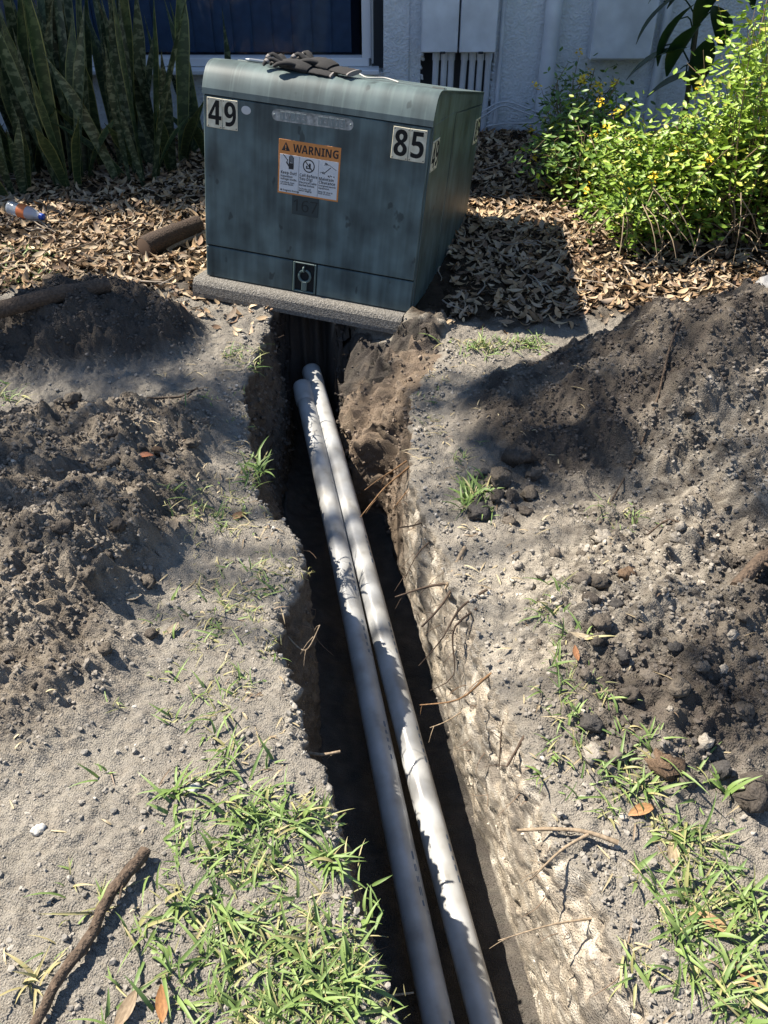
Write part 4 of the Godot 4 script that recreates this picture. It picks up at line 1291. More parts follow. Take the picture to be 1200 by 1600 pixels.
	bbox(lf, Vector3(0, -KICK * 0.5 + 0.006, 0), Vector3(0.083, 0.006, 0.020), 0.002)
	obj("latch_frame", done(lf), rim, t).position = cp(-0.45, KICK * 0.5, -0.006)
	var lk := obj("latch", box_mesh(Vector3(0.022, 0.040, 0.012), 0.003), rim, t)
	lk.position = cp(-0.45, 0.030, -0.001)
	var rp := []
	for k in 25:
		var a := 1.9 + TAU * 0.92 * k / 24.0
		rp.append(Vector3(cos(a) * 0.024, sin(a) * 0.024 + 0.040, 0))
	obj("ring", tube_mesh(rp, taper(0.0055, 0.0055, 25), 8), rim, lk)
	obj("staple", tube_mesh(smooth_path([Vector3(-0.004, 0.078, -0.006), Vector3(-0.004, 0.074, 0.008), Vector3(-0.003, 0.058, 0.006)], 8), taper(0.004, 0.004, 8), 8), rim, lk)
	# plates and stickers
	number_plate("49", t, Transform3D(Basis(Vector3(0, 0, 1), 0.0), cp(-0.803, 0.630, 0.002)), 0.125, 0.104)
	number_plate("85", t, Transform3D(Basis(Vector3(0, 0, 1), 0.0), cp(-0.075, 0.622, 0.002)), 0.128, 0.110)
	number_plate("49", t, Transform3D(Basis(Vector3.UP, PI / 2), cp(0.006, 0.585, -0.085)), 0.120, 0.108)
	number_plate("85", t, Transform3D(Basis(Vector3.UP, PI / 2), cp(0.006, 0.545, -CD + 0.075)), 0.120, 0.108)
	warning_label(t, cp(-0.452, 0.478, 0.0027))
	var p167 := obj("painted_number_plate", box_mesh(Vector3(0.108, 0.070, 0.002), 0.0008), mat(lin(0.022, 0.038, 0.041), 0.55), t)
	p167.position = cp(-0.460, 0.344, 0.0030)
	text("number", "167", 0.062, mat(lin(0.010, 0.017, 0.018), 0.7), p167, Vector3(0, 0.0, 0.0013), 1.05, false)
	var ov := obj("oval_sticker", lathe([[0.019, 0.0], [0.019, 0.0004], [0.0186, 0.0005], [0.012, 0.0005], [0.0005, 0.0005]], 20), mat(lin(0.52, 0.53, 0.52), 0.5), t)
	ov.rotation.x = PI / 2
	ov.scale = Vector3(1.0, 1.0, 0.78)
	ov.position = cp(-0.708, 0.655, 0.002)
	var al := mat(lin(0.46, 0.48, 0.47), 0.42, 0.35)
	al.albedo_texture = noise_tex(128, 0.03, 34, 4, Color(0.55, 0.56, 0.56), Color(1, 1, 1))
	triplanar(al, 8.0, false)
	var npst := st_new()
	npst.set_smooth_group(-1)
	var outl := []
	for k in 12:
		var a := -PI / 2 + PI * k / 11.0
		outl.append(Vector3(0.138 + cos(a) * 0.020, sin(a) * 0.020, 0.0012))
	for k in 12:
		var a := PI / 2 + PI * k / 11.0
		outl.append(Vector3(-0.138 + cos(a) * 0.020, sin(a) * 0.020, 0.0012))
	for k in 24:
		tri(npst, Vector3(0, 0, 0.0012), outl[(k + 1) % 24], outl[k])
		var a2: Vector3 = outl[k] * Vector3(1, 1, 0)
		var b2: Vector3 = outl[(k + 1) % 24] * Vector3(1, 1, 0)
		quad(npst, outl[k], outl[(k + 1) % 24], b2, a2)
	var npl := obj("stamped_nameplate", done(npst), al, t)
	npl.position = cp(-0.447, 0.657, 0.0022)
	npl.rotation.z = 0.012
	var dim := mat(lin(0.19, 0.23, 0.23), 0.5, 0.2)
	var tick := mat(lin(0.33, 0.36, 0.36), 0.45, 0.3)
	var chars := "TW.44  T4175"
	for k in 12:
		var x := -0.117 + k * 0.0212
		if chars[k] == " ":
			continue
		obj("stamp_tile", box_mesh(Vector3(0.0185, 0.029, 0.0008), 0.0003), dim, npl).position = Vector3(x, 0, 0.0016)
		text("stamped_letter", chars[k], 0.030, al, npl, Vector3(x, 0, 0.0021), 0.8)
	for x in [-0.148, 0.148]:
		var sc := obj("screw", lathe([[0.0040, 0.0], [0.0030, 0.0012], [0.0003, 0.0014]], 10), dim, npl)
		sc.rotation.x = PI / 2
		sc.position = Vector3(x, 0, 0.0012)
	build_gloves()

func glove(called: String, label: String, at: Vector3, yaw: float, sd: int) -> void:
	# crumpled fabric glove: palm, cuff, four fingers and a thumb, each bent
	var gmat := mat(lin(0.030, 0.029, 0.030), 0.9)
	gmat.albedo_texture = noise_tex(128, 0.08, 26 + sd, 3, Color(0.45, 0.45, 0.45), Color(1, 1, 1))
	triplanar(gmat, 12.0, false)
	gmat.rim_enabled = true
	gmat.rim = 0.12
	var trim := mat(lin(0.20, 0.185, 0.175), 0.9)
	var xf := cab_xf * Transform3D(Basis(Vector3.UP, yaw) * Basis.from_scale(Vector3(0.9, 0.72, 0.9)), at)
	var t := thing(called, label, "glove", xf, "gloves left on the cabinet")
	var palm := tube_mesh(smooth_path([Vector3(0.10, 0.014, 0.0), Vector3(0.05, 0.026, 0.002), Vector3(0.0, 0.026, 0.0), Vector3(-0.035, 0.020, 0.004)], 10), [0.040, 0.046, 0.050, 0.052, 0.050, 0.052, 0.050, 0.046, 0.040, 0.028], 16, 0.42, 0.08, sd)
	obj("palm", palm, gmat, t)
	obj("cuff", tube_mesh(smooth_path([Vector3(0.10, 0.012, 0), Vector3(0.15, 0.012, -0.004), Vector3(0.20, 0.008, -0.012)], 8), [0.036, 0.040, 0.038, 0.044, 0.041, 0.046, 0.043, 0.045], 16, 0.22, 0.08, sd + 2), gmat, t)
	obj("cuff_trim", tube_mesh([Vector3(0.198, 0.008, -0.012), Vector3(0.206, 0.008, -0.012)], [0.0465, 0.047], 16, 0.25), trim, t)
	for k in 4:
		var z := 0.034 - 0.022 * k
		var l: float = [0.058, 0.070, 0.066, 0.052][k]
		var lift: float = [0.010, 0.030, -0.006, 0.022][(k + sd) % 4]
		var pts := smooth_path([Vector3(-0.020, 0.024, z * 0.85), Vector3(-0.030 - l * 0.45, 0.030 + lift, z * 1.15), Vector3(-0.025 - l * 0.85, 0.018 + lift * 0.7, z * 1.5 + 0.008), Vector3(-0.018 - l, 0.006 + lift * 0.3, z * 1.7 + 0.014)], 9)
		var f := obj("finger", tube_mesh(pts, [0.013, 0.0135, 0.0125, 0.013, 0.012, 0.0125, 0.0115, 0.0095, 0.004], 10, 0.8, 0.1, k + sd), gmat, t)
		obj("finger_seam", tube_mesh([pts[5], pts[6]], [0.0134, 0.0126], 10, 0.8), trim, f)
	obj("thumb", tube_mesh(smooth_path([Vector3(0.045, 0.026, 0.030), Vector3(0.020, 0.034, 0.056), Vector3(-0.012, 0.026, 0.072), Vector3(-0.03, 0.010, 0.080)], 9), [0.016, 0.0155, 0.0145, 0.014, 0.0135, 0.013, 0.012, 0.010, 0.004], 10, 0.8, 0.1, sd), gmat, t)

func build_gloves() -> void:
	glove("work_glove", "dark grey work glove crumpled on the front edge of the cabinet top", cp(-0.585, 0.800, -0.100), -0.10, 0)
	glove("work_glove", "second dark glove lying behind with a raised finger on the cabinet top", cp(-0.500, 0.812, -0.160), -0.42, 3)
	var met := mat(lin(0.35, 0.37, 0.38), 0.35, 0.7)
	var pen := thing("metal_punch", "short grey metal rod lying left of the gloves on the cabinet", "tool", cab_xf * Transform3D(Basis(Vector3.UP, 0.15), cp(-0.715, 0.8105, -0.12)))
	obj("shaft", tube_mesh([Vector3(-0.03, 0, 0), Vector3(0.045, 0, 0)], [0.0065, 0.0065], 12), met, pen)
	obj("tip", tube_mesh([Vector3(-0.03, 0, 0), Vector3(-0.045, 0, 0)], [0.0065, 0.004], 12), met, pen)
	var wire := mat(lin(0.50, 0.49, 0.45), 0.6)
	var cord := obj("cord", tube_mesh(smooth_path([Vector3(-0.12, 0.004, 0.03), Vector3(-0.05, 0.012, 0.0), Vector3(0.0, 0.004, 0.02), Vector3(0.06, 0.009, 0.0), Vector3(0.12, 0.004, 0.02)], 30), taper(0.003, 0.003, 30), 6), wire)
	cord.transform = cab_xf * Transform3D(Basis(), cp(-0.30, 0.795, -0.20))
	tag(cord, "pale thin cord lying on the cabinet top right of the gloves", "cord")

func build_bottle() -> void:
	var pet := StandardMaterial3D.new()
	pet.albedo_color = Color(0.86, 0.90, 0.93, 0.38)
	pet.transparency = BaseMaterial3D.TRANSPARENCY_ALPHA
	pet.roughness = 0.12
	var t := thing("plastic_bottle", "empty clear plastic bottle with orange label and blue cap on the leaves", "bottle", Transform3D(Basis(Vector3.UP, -0.38) * Basis(Vector3(0, 0, 1), -PI / 2 - 0.10), Vector3(-1.86, 0.062, -4.24)))
	obj("body", lathe([[0.0005, 0.0], [0.026, 0.001], [0.032, 0.006], [0.033, 0.02], [0.031, 0.026], [0.033, 0.032], [0.031, 0.040], [0.033, 0.046], [0.033, 0.120], [0.031, 0.135], [0.026, 0.155], [0.018, 0.172], [0.0135, 0.182], [0.0128, 0.198]], 24), pet, t)
	obj("label", lathe([[0.0336, 0.066], [0.0337, 0.068], [0.0337, 0.112], [0.0336, 0.114]], 24), mat(lin(0.72, 0.20, 0.06), 0.5), t)
	obj("cap", lathe([[0.0150, 0.186], [0.0155, 0.188], [0.0155, 0.203], [0.0142, 0.206], [0.0005, 0.207]], 20), mat(lin(0.02, 0.08, 0.42), 0.4), t)

# ------------------------------------------------------------------ the house
func build_house() -> void:
	var zf := -5.75
	var stucco := mat(lin(0.74, 0.79, 0.83), 0.9)
	stucco.albedo_texture = noise_tex(512, 0.02, 27, 5, Color(0.92, 0.92, 0.91), Color(1, 1, 1))
	stucco.normal_enabled = true
	stucco.normal_texture = normal_tex(512, 0.06, 28, 4, 5.0)
	triplanar(stucco, 1.6)
	var white := mat(lin(0.68, 0.70, 0.72), 0.55)
	var dark := mat(lin(0.03, 0.033, 0.036), 0.9)
	var t := thing("house", "pale stucco house wall in shade behind the cabinet", "house", Transform3D(Basis(), Vector3(0, 0, zf)))
	# wall: boxes round the window opening and the conduit recess
	var st := st_new()
	var rects := [[-9.0, -4.2, -0.3, 2.6], [-4.2, -0.075, -0.3, 0.376], [-4.2, -0.075, 2.1, 2.6], [-0.004, 0.150, -0.3, 2.6], [0.150, 0.222, -0.3, 2.6], [0.222, 0.665, 0.50, 2.6], [0.665, 9.0, -0.3, 2.6], [-0.075, -0.004, -0.3, 0.34], [-0.075, -0.004, 2.1, 2.6]]
	for r in rects:
		var proud := 0.012 if r[0] == -0.004 else 0.0
		bbox(st, Vector3((r[0] + r[1]) * 0.5, (r[2] + r[3]) * 0.5, -0.10 + proud * 0.5), Vector3(r[1] - r[0], r[3] - r[2], 0.20 + proud), 0.0015)
	obj("wall", done(st), stucco, t)
	var back := st_new()
	bbox(back, Vector3(0.44, 0.1, -0.17), Vector3(0.46, 0.82, 0.05), 0.002)
	bbox(back, Vector3(-0.04, 1.2, -0.14), Vector3(0.08, 2.0, 0.04), 0.002)
	obj("recess_back", done(back), mat(lin(0.10, 0.105, 0.11), 0.95), t)
	var rest := st_new()
	bbox(rest, Vector3(-8.9, 1.15, -2.4), Vector3(0.2, 2.9, 4.3), 0.01)
	bbox(rest, Vector3(8.9, 1.15, -2.4), Vector3(0.2, 2.9, 4.3), 0.01)
	bbox(rest, Vector3(0, 1.15, -4.6), Vector3(18.0, 2.9, 0.2), 0.01)
	obj("rear_walls", done(rest), stucco, t)
	obj("interior_floor", box_mesh(Vector3(17.4, 0.2, 4.0), 0.01, Vector3(0, 0.16, -2.3)), dark, t)
	obj("soffit", box_mesh(Vector3(19.0, 0.03, 0.36), 0.004, Vector3(0, 2.585, 0.18)), white, t)
	obj("fascia", box_mesh(Vector3(19.0, 0.18, 0.025), 0.004, Vector3(0, 2.66, 0.372)), white, t)
	var roof := st_new()
	quad(roof, Vector3(-9.6, 2.74, 0.40), Vector3(9.6, 2.74, 0.40), Vector3(9.6, 3.55, -2.35), Vector3(-9.6, 3.55, -2.35))
	quad(roof, Vector3(-9.6, 3.55, -2.35), Vector3(9.6, 3.55, -2.35), Vector3(9.6, 2.74, -5.4), Vector3(-9.6, 2.74, -5.4))
	quad(roof, Vector3(-9.6, 2.70, 0.38), Vector3(-9.6, 2.70, -5.4), Vector3(9.6, 2.70, -5.4), Vector3(9.6, 2.70, 0.38))
	obj("roof", done(roof), mat(lin(0.12, 0.11, 0.10), 0.9), t)
	# window: frame, mullion, pane, blinds
	var w := Node3D.new()
	w.name = "window"
	t.add_child(w)
	var fr := st_new()
	bbox(fr, Vector3(-2.14, 0.400, -0.03), Vector3(4.10, 0.048, 0.09), 0.004)
	bbox(fr, Vector3(-0.104, 1.25, -0.03), Vector3(0.056, 1.66, 0.09), 0.004)
	bbox(fr, Vector3(-4.17, 1.25, -0.03), Vector3(0.056, 1.66, 0.09), 0.004)
	bbox(fr, Vector3(-2.14, 2.07, -0.03), Vector3(4.10, 0.048, 0.09), 0.004)
	obj("frame", done(fr), white, w)
	obj("side_jamb", box_mesh(Vector3(0.012, 1.7, 0.13), 0.002, Vector3(-0.069, 1.25, -0.01)), mat(lin(0.34, 0.36, 0.37), 0.6), w)
	var glass := StandardMaterial3D.new()
	glass.albedo_color = Color(0.25, 0.32, 0.42, 0.05)
	glass.transparency = BaseMaterial3D.TRANSPARENCY_ALPHA
	glass.roughness = 0.04
	glass.metallic_specular = 0.25
	obj("pane", box_mesh(Vector3(3.99, 1.62, 0.006), 0.001, Vector3(-2.14, 1.235, -0.045)), glass, w)
	var slat := mat(lin(0.022, 0.055, 0.115), 0.8)
	slat.albedo_texture = noise_tex(128, 0.03, 29, 3, Color(0.8, 0.8, 0.82), Color(1, 1, 1))
	triplanar(slat, 3.0)
	var sm := box_mesh(Vector3(0.122, 1.62, 0.003), 0.001)
	for k in 33:
		var b := obj("blind_slat", sm, slat, w)
		b.position = Vector3(-4.10 + k * 0.120, 1.235, -0.135)
		b.rotation.y = -0.10 + rng.randf_range(-0.03, 0.03)
	obj("sill", box_mesh(Vector3(4.22, 0.028, 0.12), 0.005, Vector3(-2.14, 0.358, 0.03)), white, t)
	# rough broken stucco round the recess
	var rs := st_new()
	for k in 40:
		var e := k % 2
		var x := 0.226 if e == 0 else 0.661
		bbox(rs, Vector3.ZERO, Vector3(rng.randf_range(0.010, 0.026), rng.randf_range(0.02, 0.05), 0.03), 0.006, Transform3D(Basis.from_euler(Vector3(rng.randf(), rng.randf(), rng.randf())), Vector3(x + rng.randf_range(-0.004, 0.004), rng.randf_range(0.0, 0.48), -0.014)))
	obj("broken_stucco", done(rs), stucco, t)
	# meter cabinets, conduits, pipes, cables fixed to the wall
	var paint := mat(lin(0.74, 0.79, 0.84), 0.5)
	paint.albedo_texture = noise_tex(256, 0.012, 30, 4, Color(0.86, 0.86, 0.86), Color(1, 1, 1))
	triplanar(paint, 1.5)
	for q in [[0.325, 0.214, "left pale meter box on the wall above the grey conduits"], [0.549, 0.214, "right pale meter box beside the other on the wall"]]:
		var b := thing("meter_box", q[2], "meter box", Transform3D(Basis(), Vector3(q[0], 0.474, zf)), "meter boxes on the wall")
		obj("case", box_mesh(Vector3(q[1], 0.80, 0.13), 0.004, Vector3(0, 0.40, 0.066)), paint, b)
		obj("door", box_mesh(Vector3(q[1] - 0.004, 0.79, 0.010), 0.003, Vector3(0, 0.40, 0.137)), paint, b)
		obj("hasp", box_mesh(Vector3(0.03, 0.012, 0.012), 0.003, Vector3(0.02, 0.004, 0.145)), dark, b)
	var names := ["first", "second", "third", "fourth", "fifth", "sixth", "seventh"]
	var xs := [0.312, 0.362, 0.404, 0.482, 0.531, 0.578, 0.627]
	for k in 7:
		var c := thing("wall_conduit", "%s from left of the seven grey conduits under the meter boxes" % names[k], "conduit", Transform3D(Basis(), Vector3(xs[k], -0.05, zf + 0.012)), "conduits under the meter boxes")
		obj("pipe", tube_mesh([Vector3(0, 0, -0.02), Vector3(rng.randf_range(-0.005, 0.005), 0.28, 0.01), Vector3(0, 0.522, 0.05)], [0.0185, 0.0185, 0.0185], 16), paint, c)
		obj("coupling", tube_mesh([Vector3(0, 0.472, 0.040), Vector3(0, 0.523, 0.050)], [0.0225, 0.0225], 16), paint, c)
	var pipes := [[0.700, 0.014, 0.02, "thin pale pipe down the wall right of the meter boxes"], [0.985, 0.048, 0.06, "thick pale drainpipe on the wall right of the cabinet"], [1.655, 0.026, 0.04, "slim pale pipe on the wall behind the big dark leaves"]]
	for q in pipes:
		var c := thing("wall_pipe", q[3], "pipe", Transform3D(Basis(), Vector3(q[0], -0.05, zf + q[2])), "pipes on the house wall")
		obj("tube", tube_mesh([Vector3(0, 0, 0), Vector3(0, 1.2, 0), Vector3(0, 2.6, 0)], [q[1], q[1], q[1]], 20), paint, c)
		obj("strap", box_mesh(Vector3(q[1] * 2.6, 0.03, 0.012), 0.003, Vector3(0, 1.5, q[1] * 0.6)), paint, c)
	var ac := thing("wall_box", "plain pale utility box on the wall at the upper right", "utility box", Transform3D(Basis(), Vector3(1.40, 0.43, zf)))
	obj("case", box_mesh(Vector3(0.36, 0.62, 0.11), 0.006, Vector3(0, 0.31, 0.056)), paint, ac)
	obj("cover", box_mesh(Vector3(0.35, 0.60, 0.008), 0.003, Vector3(0, 0.31, 0.115)), paint, ac)
	var wc := mat(lin(0.50, 0.52, 0.54), 0.6)
	var cables := [[[Vector3(0.60, 0.13, 0.08), Vector3(0.70, 0.19, 0.09), Vector3(0.79, 0.19, 0.09), Vector3(0.93, 0.15, 0.125), Vector3(1.10, 0.12, 0.06), Vector3(1.28, 0.12, 0.03)], "upper grey cable looped along the wall base"], [[Vector3(0.60, 0.10, 0.08), Vector3(0.72, 0.175, 0.10), Vector3(0.80, 0.16, 0.10), Vector3(0.94, 0.125, 0.13), Vector3(1.12, 0.10, 0.05)], "grey cable close below the upper one on the wall base"], [[Vector3(0.64, 0.05, 0.08), Vector3(0.75, 0.062, 0.06), Vector3(0.88, 0.075, 0.10), Vector3(0.99, 0.09, 0.125), Vector3(1.10, 0.11, 0.05)], "lowest cable sagging along the foot of the wall"]]
	for q in cables:
		var base: Vector3 = q[0][0]
		var loc := []
		for p in q[0]:
			loc.append(p - base)
		var c := obj("cable", tube_mesh(smooth_path(loc, 28), taper(0.0055, 0.0055, 28), 7), wc)
		c.position = base + Vector3(0, 0, zf)
		tag(c, q[1], "cable", "cables along the wall")

# ------------------------------------------------------------------ plants
func sword_tex(sd: int, base: Color, band: Color, edge: Color, edge_w: float) -> ImageTexture:
	var im := Image.create(64, 512, false, Image.FORMAT_RGB8)
	var n := make_noise(0.06, sd, 3)
	for y in 512:
		for x in 64:
			var u := absf(x / 63.0 - 0.5) * 2.0
			var b := smoothstep(-0.05, 0.35, n.get_noise_2d(x * 0.35, y * 1.1) + 0.25 * sin(y * 0.16 + 2.0 * n.get_noise_2d(x * 0.5, y * 0.3)))
			var c := base.lerp(band, b)
			if u > 1.0 - edge_w:
				c = c.lerp(edge, 0.8)
			im.set_pixel(x, y, c.linear_to_srgb())
	return ImageTexture.create_from_image(im)

func sword_leaf(base: Vector3, lean: Vector3, h: float, wid: float, face: float, bend: float) -> ArrayMesh:
	var st := st_new()
	st.set_smooth_group(1)
	var seg := 10
	var side := Vector3(cos(face), 0, sin(face))
	var row := []
	for i in seg + 1:
		var t := float(i) / seg
		var p := base + Vector3(0, h * t, 0) + lean * h * (t * 0.6 + bend * t * t)
		var w := wid * 0.5 * (0.55 + 0.9 * t - 0.25 * t * t) * (1.0 - smoothstep(0.62, 1.0, t)) + 0.0012
		var s2 := side.rotated(Vector3.UP, 0.5 * t)
		var nrm := s2.cross(Vector3.UP).normalized()
		row.append([p - s2 * w + nrm * w * 0.45, p, p + s2 * w + nrm * w * 0.45, t])
	for i in seg:
		for s in 2:
			quad_uv(st, [row[i][s], row[i][s + 1], row[i + 1][s + 1], row[i + 1][s]], [Vector2(s * 0.5, row[i][3]), Vector2(s * 0.5 + 0.5, row[i][3]), Vector2(s * 0.5 + 0.5, row[i + 1][3]), Vector2(s * 0.5, row[i + 1][3])])
	return done(st)

func build_sword_plants() -> void:
	var mats := []
	for q in [[81, Color(0.022, 0.040, 0.020), Color(0.115, 0.145, 0.085), Color(0.05, 0.07, 0.03), 0.05], [82, Color(0.030, 0.055, 0.022), Color(0.075, 0.110, 0.045), Color(0.26, 0.27, 0.09), 0.10], [83, Color(0.040, 0.060, 0.028), Color(0.15, 0.18, 0.10), Color(0.20, 0.22, 0.09), 0.07]]:
		var m := mat(Color.WHITE, 0.42)
		m.albedo_texture = sword_tex(q[0], q[1], q[2], q[3], q[4])
		m.backlight_enabled = true
		m.backlight = lin(0.03, 0.045, 0.01)
		mats.append(m)
	# x, z, leaves, height, label
	var clumps := [
		[-2.30, -4.80, 16, 0.95, "clump of sword shaped leaves at the far left edge"], [-1.98, -4.62, 9, 0.50, "low front clump of sword leaves above the plastic bottle"], [-2.02, -4.98, 18, 1.10, "tall sword leaf clump second from the left edge"],
		[-1.72, -4.78, 17, 1.05, "sword leaf clump in the middle of the bed, leaning outward"], [-1.82, -5.22, 12, 1.20, "tall sword leaf clump at the back before the window"], [-1.50, -5.08, 16, 1.10, "sword leaf clump behind the brown log"],
		[-1.36, -4.82, 9, 0.92, "mottled sword leaf clump right of the middle"], [-1.22, -5.05, 7, 1.00, "upright mottled sword leaves left of the cabinet"], [-1.02, -5.28, 5, 0.72, "few short sword leaves next to the cabinet corner"], [-2.55, -5.15, 10, 1.2, "back left clump of tall dark sword leaves"]]
	for q in clumps:
		var t := thing("sword_plant", q[4], "plant", Transform3D(Basis(), Vector3(q[0], ground_y(q[0], q[1]) - 0.01, q[1])), "sword leaved plants by the house")
		for i in q[2]:
			var a := rng.randf() * TAU
			var r := 0.13 * sqrt(rng.randf())
			var b := Vector3(cos(a) * r, 0, sin(a) * r)
			var h: float = q[3] * rng.randf_range(0.55, 1.1)
			var lean := Vector3(cos(a), 0, sin(a)) * rng.randf_range(0.02, 0.34) + Vector3(rng.randfn() * 0.14, 0, rng.randf_range(-0.04, 0.14))
			obj("leaf", sword_leaf(b, lean, h, rng.randf_range(0.036, 0.080), rng.randf_range(-1.0, 1.0), rng.randf_range(-0.1, 0.35)), mats[rng.randi() % 3], t)
		for i in 3:
			var a := rng.randf() * TAU
			obj("leaf", sword_leaf(Vector3(cos(a) * 0.1, 0, sin(a) * 0.1), Vector3(cos(a), 0, absf(sin(a))) * rng.randf_range(0.4, 0.9), q[3] * 0.4, 0.06, a + 1.57, 0.5), mats[1], t)

func shrub(called: String, label: String, base: Vector3, ext: Vector3, stems: int, leaves: int, leaf_scale: float, tones: Array, flowers: int, sd: int) -> void:
	var t := thing(called, label, "shrub", Transform3D(Basis(), base), "flowering shrubs")
	var wood := mat(lin(0.22, 0.155, 0.095), 0.9)
	var lm := leaf_mesh(0.040 * leaf_scale, 0.017 * leaf_scale, 0.08, 0.4, 3)
	var fm := mat(Color.WHITE, 0.48)
	fm.vertex_color_use_as_albedo = true
	fm.backlight_enabled = true
	fm.backlight = lin(0.12, 0.17, 0.02)
	var tips := []
	var xfs := []
	var cols := []
	var twigs := st_new()
	for i in stems:
		var d := Vector3(rng.randf_range(-1, 1), rng.randf_range(0.25, 1.0), rng.randf_range(-1, 1))
		var tip := Vector3(d.x * ext.x, d.y * ext.y * (1.0 - 0.30 * absf(d.x)), d.z * ext.z)
		var b := Vector3(d.x * ext.x * 0.35, -0.02, d.z * ext.z * 0.35)
		var mid := b.lerp(tip, 0.5) + Vector3(rng.randfn() * 0.05, 0.10 + 0.05 * rng.randfn(), rng.randfn() * 0.05)
		var path := smooth_path([b, mid, tip], 9)
		if i < 16:
			obj("stem", tube_mesh(path, taper(0.008, 0.002, 9), 6, 1.0, 0.15, i), wood, t)
		else:
			tube(twigs, path, taper(0.0045, 0.0012, 9), 4)
		tips.append(tip)
		var per := leaves / stems
		var hue := rng.randf()
		for k in per:
			var s := 0.25 + 0.75 * pow(rng.randf(), 0.6)
			var p: Vector3 = path[int(s * 8)]
			var spread := 0.09
			p += Vector3(rng.randfn(), rng.randfn(), rng.randfn()) * spread * 0.6
			if p.y < 0.04:
				p.y = 0.04 + rng.randf() * 0.1
			var sc := rng.randf_range(0.65, 1.3)
			xfs.append(spin(p, rng.randf() * TAU, rng.randf_range(-0.7, 0.7), rng.randf_range(-0.9, 0.5), Vector3(sc, sc, sc)))
			var c: Color = tones[0].lerp(tones[1], clampf(hue + rng.randf_range(-0.35, 0.35), 0.0, 1.0))
			if rng.randf() < 0.10:
				c = tones[2]
			cols.append(c)
	obj("twigs", done(twigs), wood, t).set_meta("kind", "stuff")
	copies("foliage", lm, fm, xfs, cols, t)
	var yel := mat(lin(0.80, 0.56, 0.02), 0.6)
	var pet := leaf_mesh(0.016, 0.008, 0.2, 0.3, 2)
	for i in flowers:
		var st := st_new()
		for k in 14:
			var a := rng.randf() * TAU
			st.append_from(pet, 0, spin(Vector3(rng.randfn() * 0.012, rng.randfn() * 0.012, rng.randfn() * 0.012), a, rng.randf_range(-0.8, 0.8), rng.randf_range(-0.8, 0.8), Vector3.ONE * 1.25))
		var o := obj("flower", st.commit(), yel, t)
		var tp: Vector3 = tips[rng.randi() % tips.size()]
		o.position = tp + Vector3(rng.randfn() * 0.02, 0.03, absf(rng.randfn()) * 0.05)

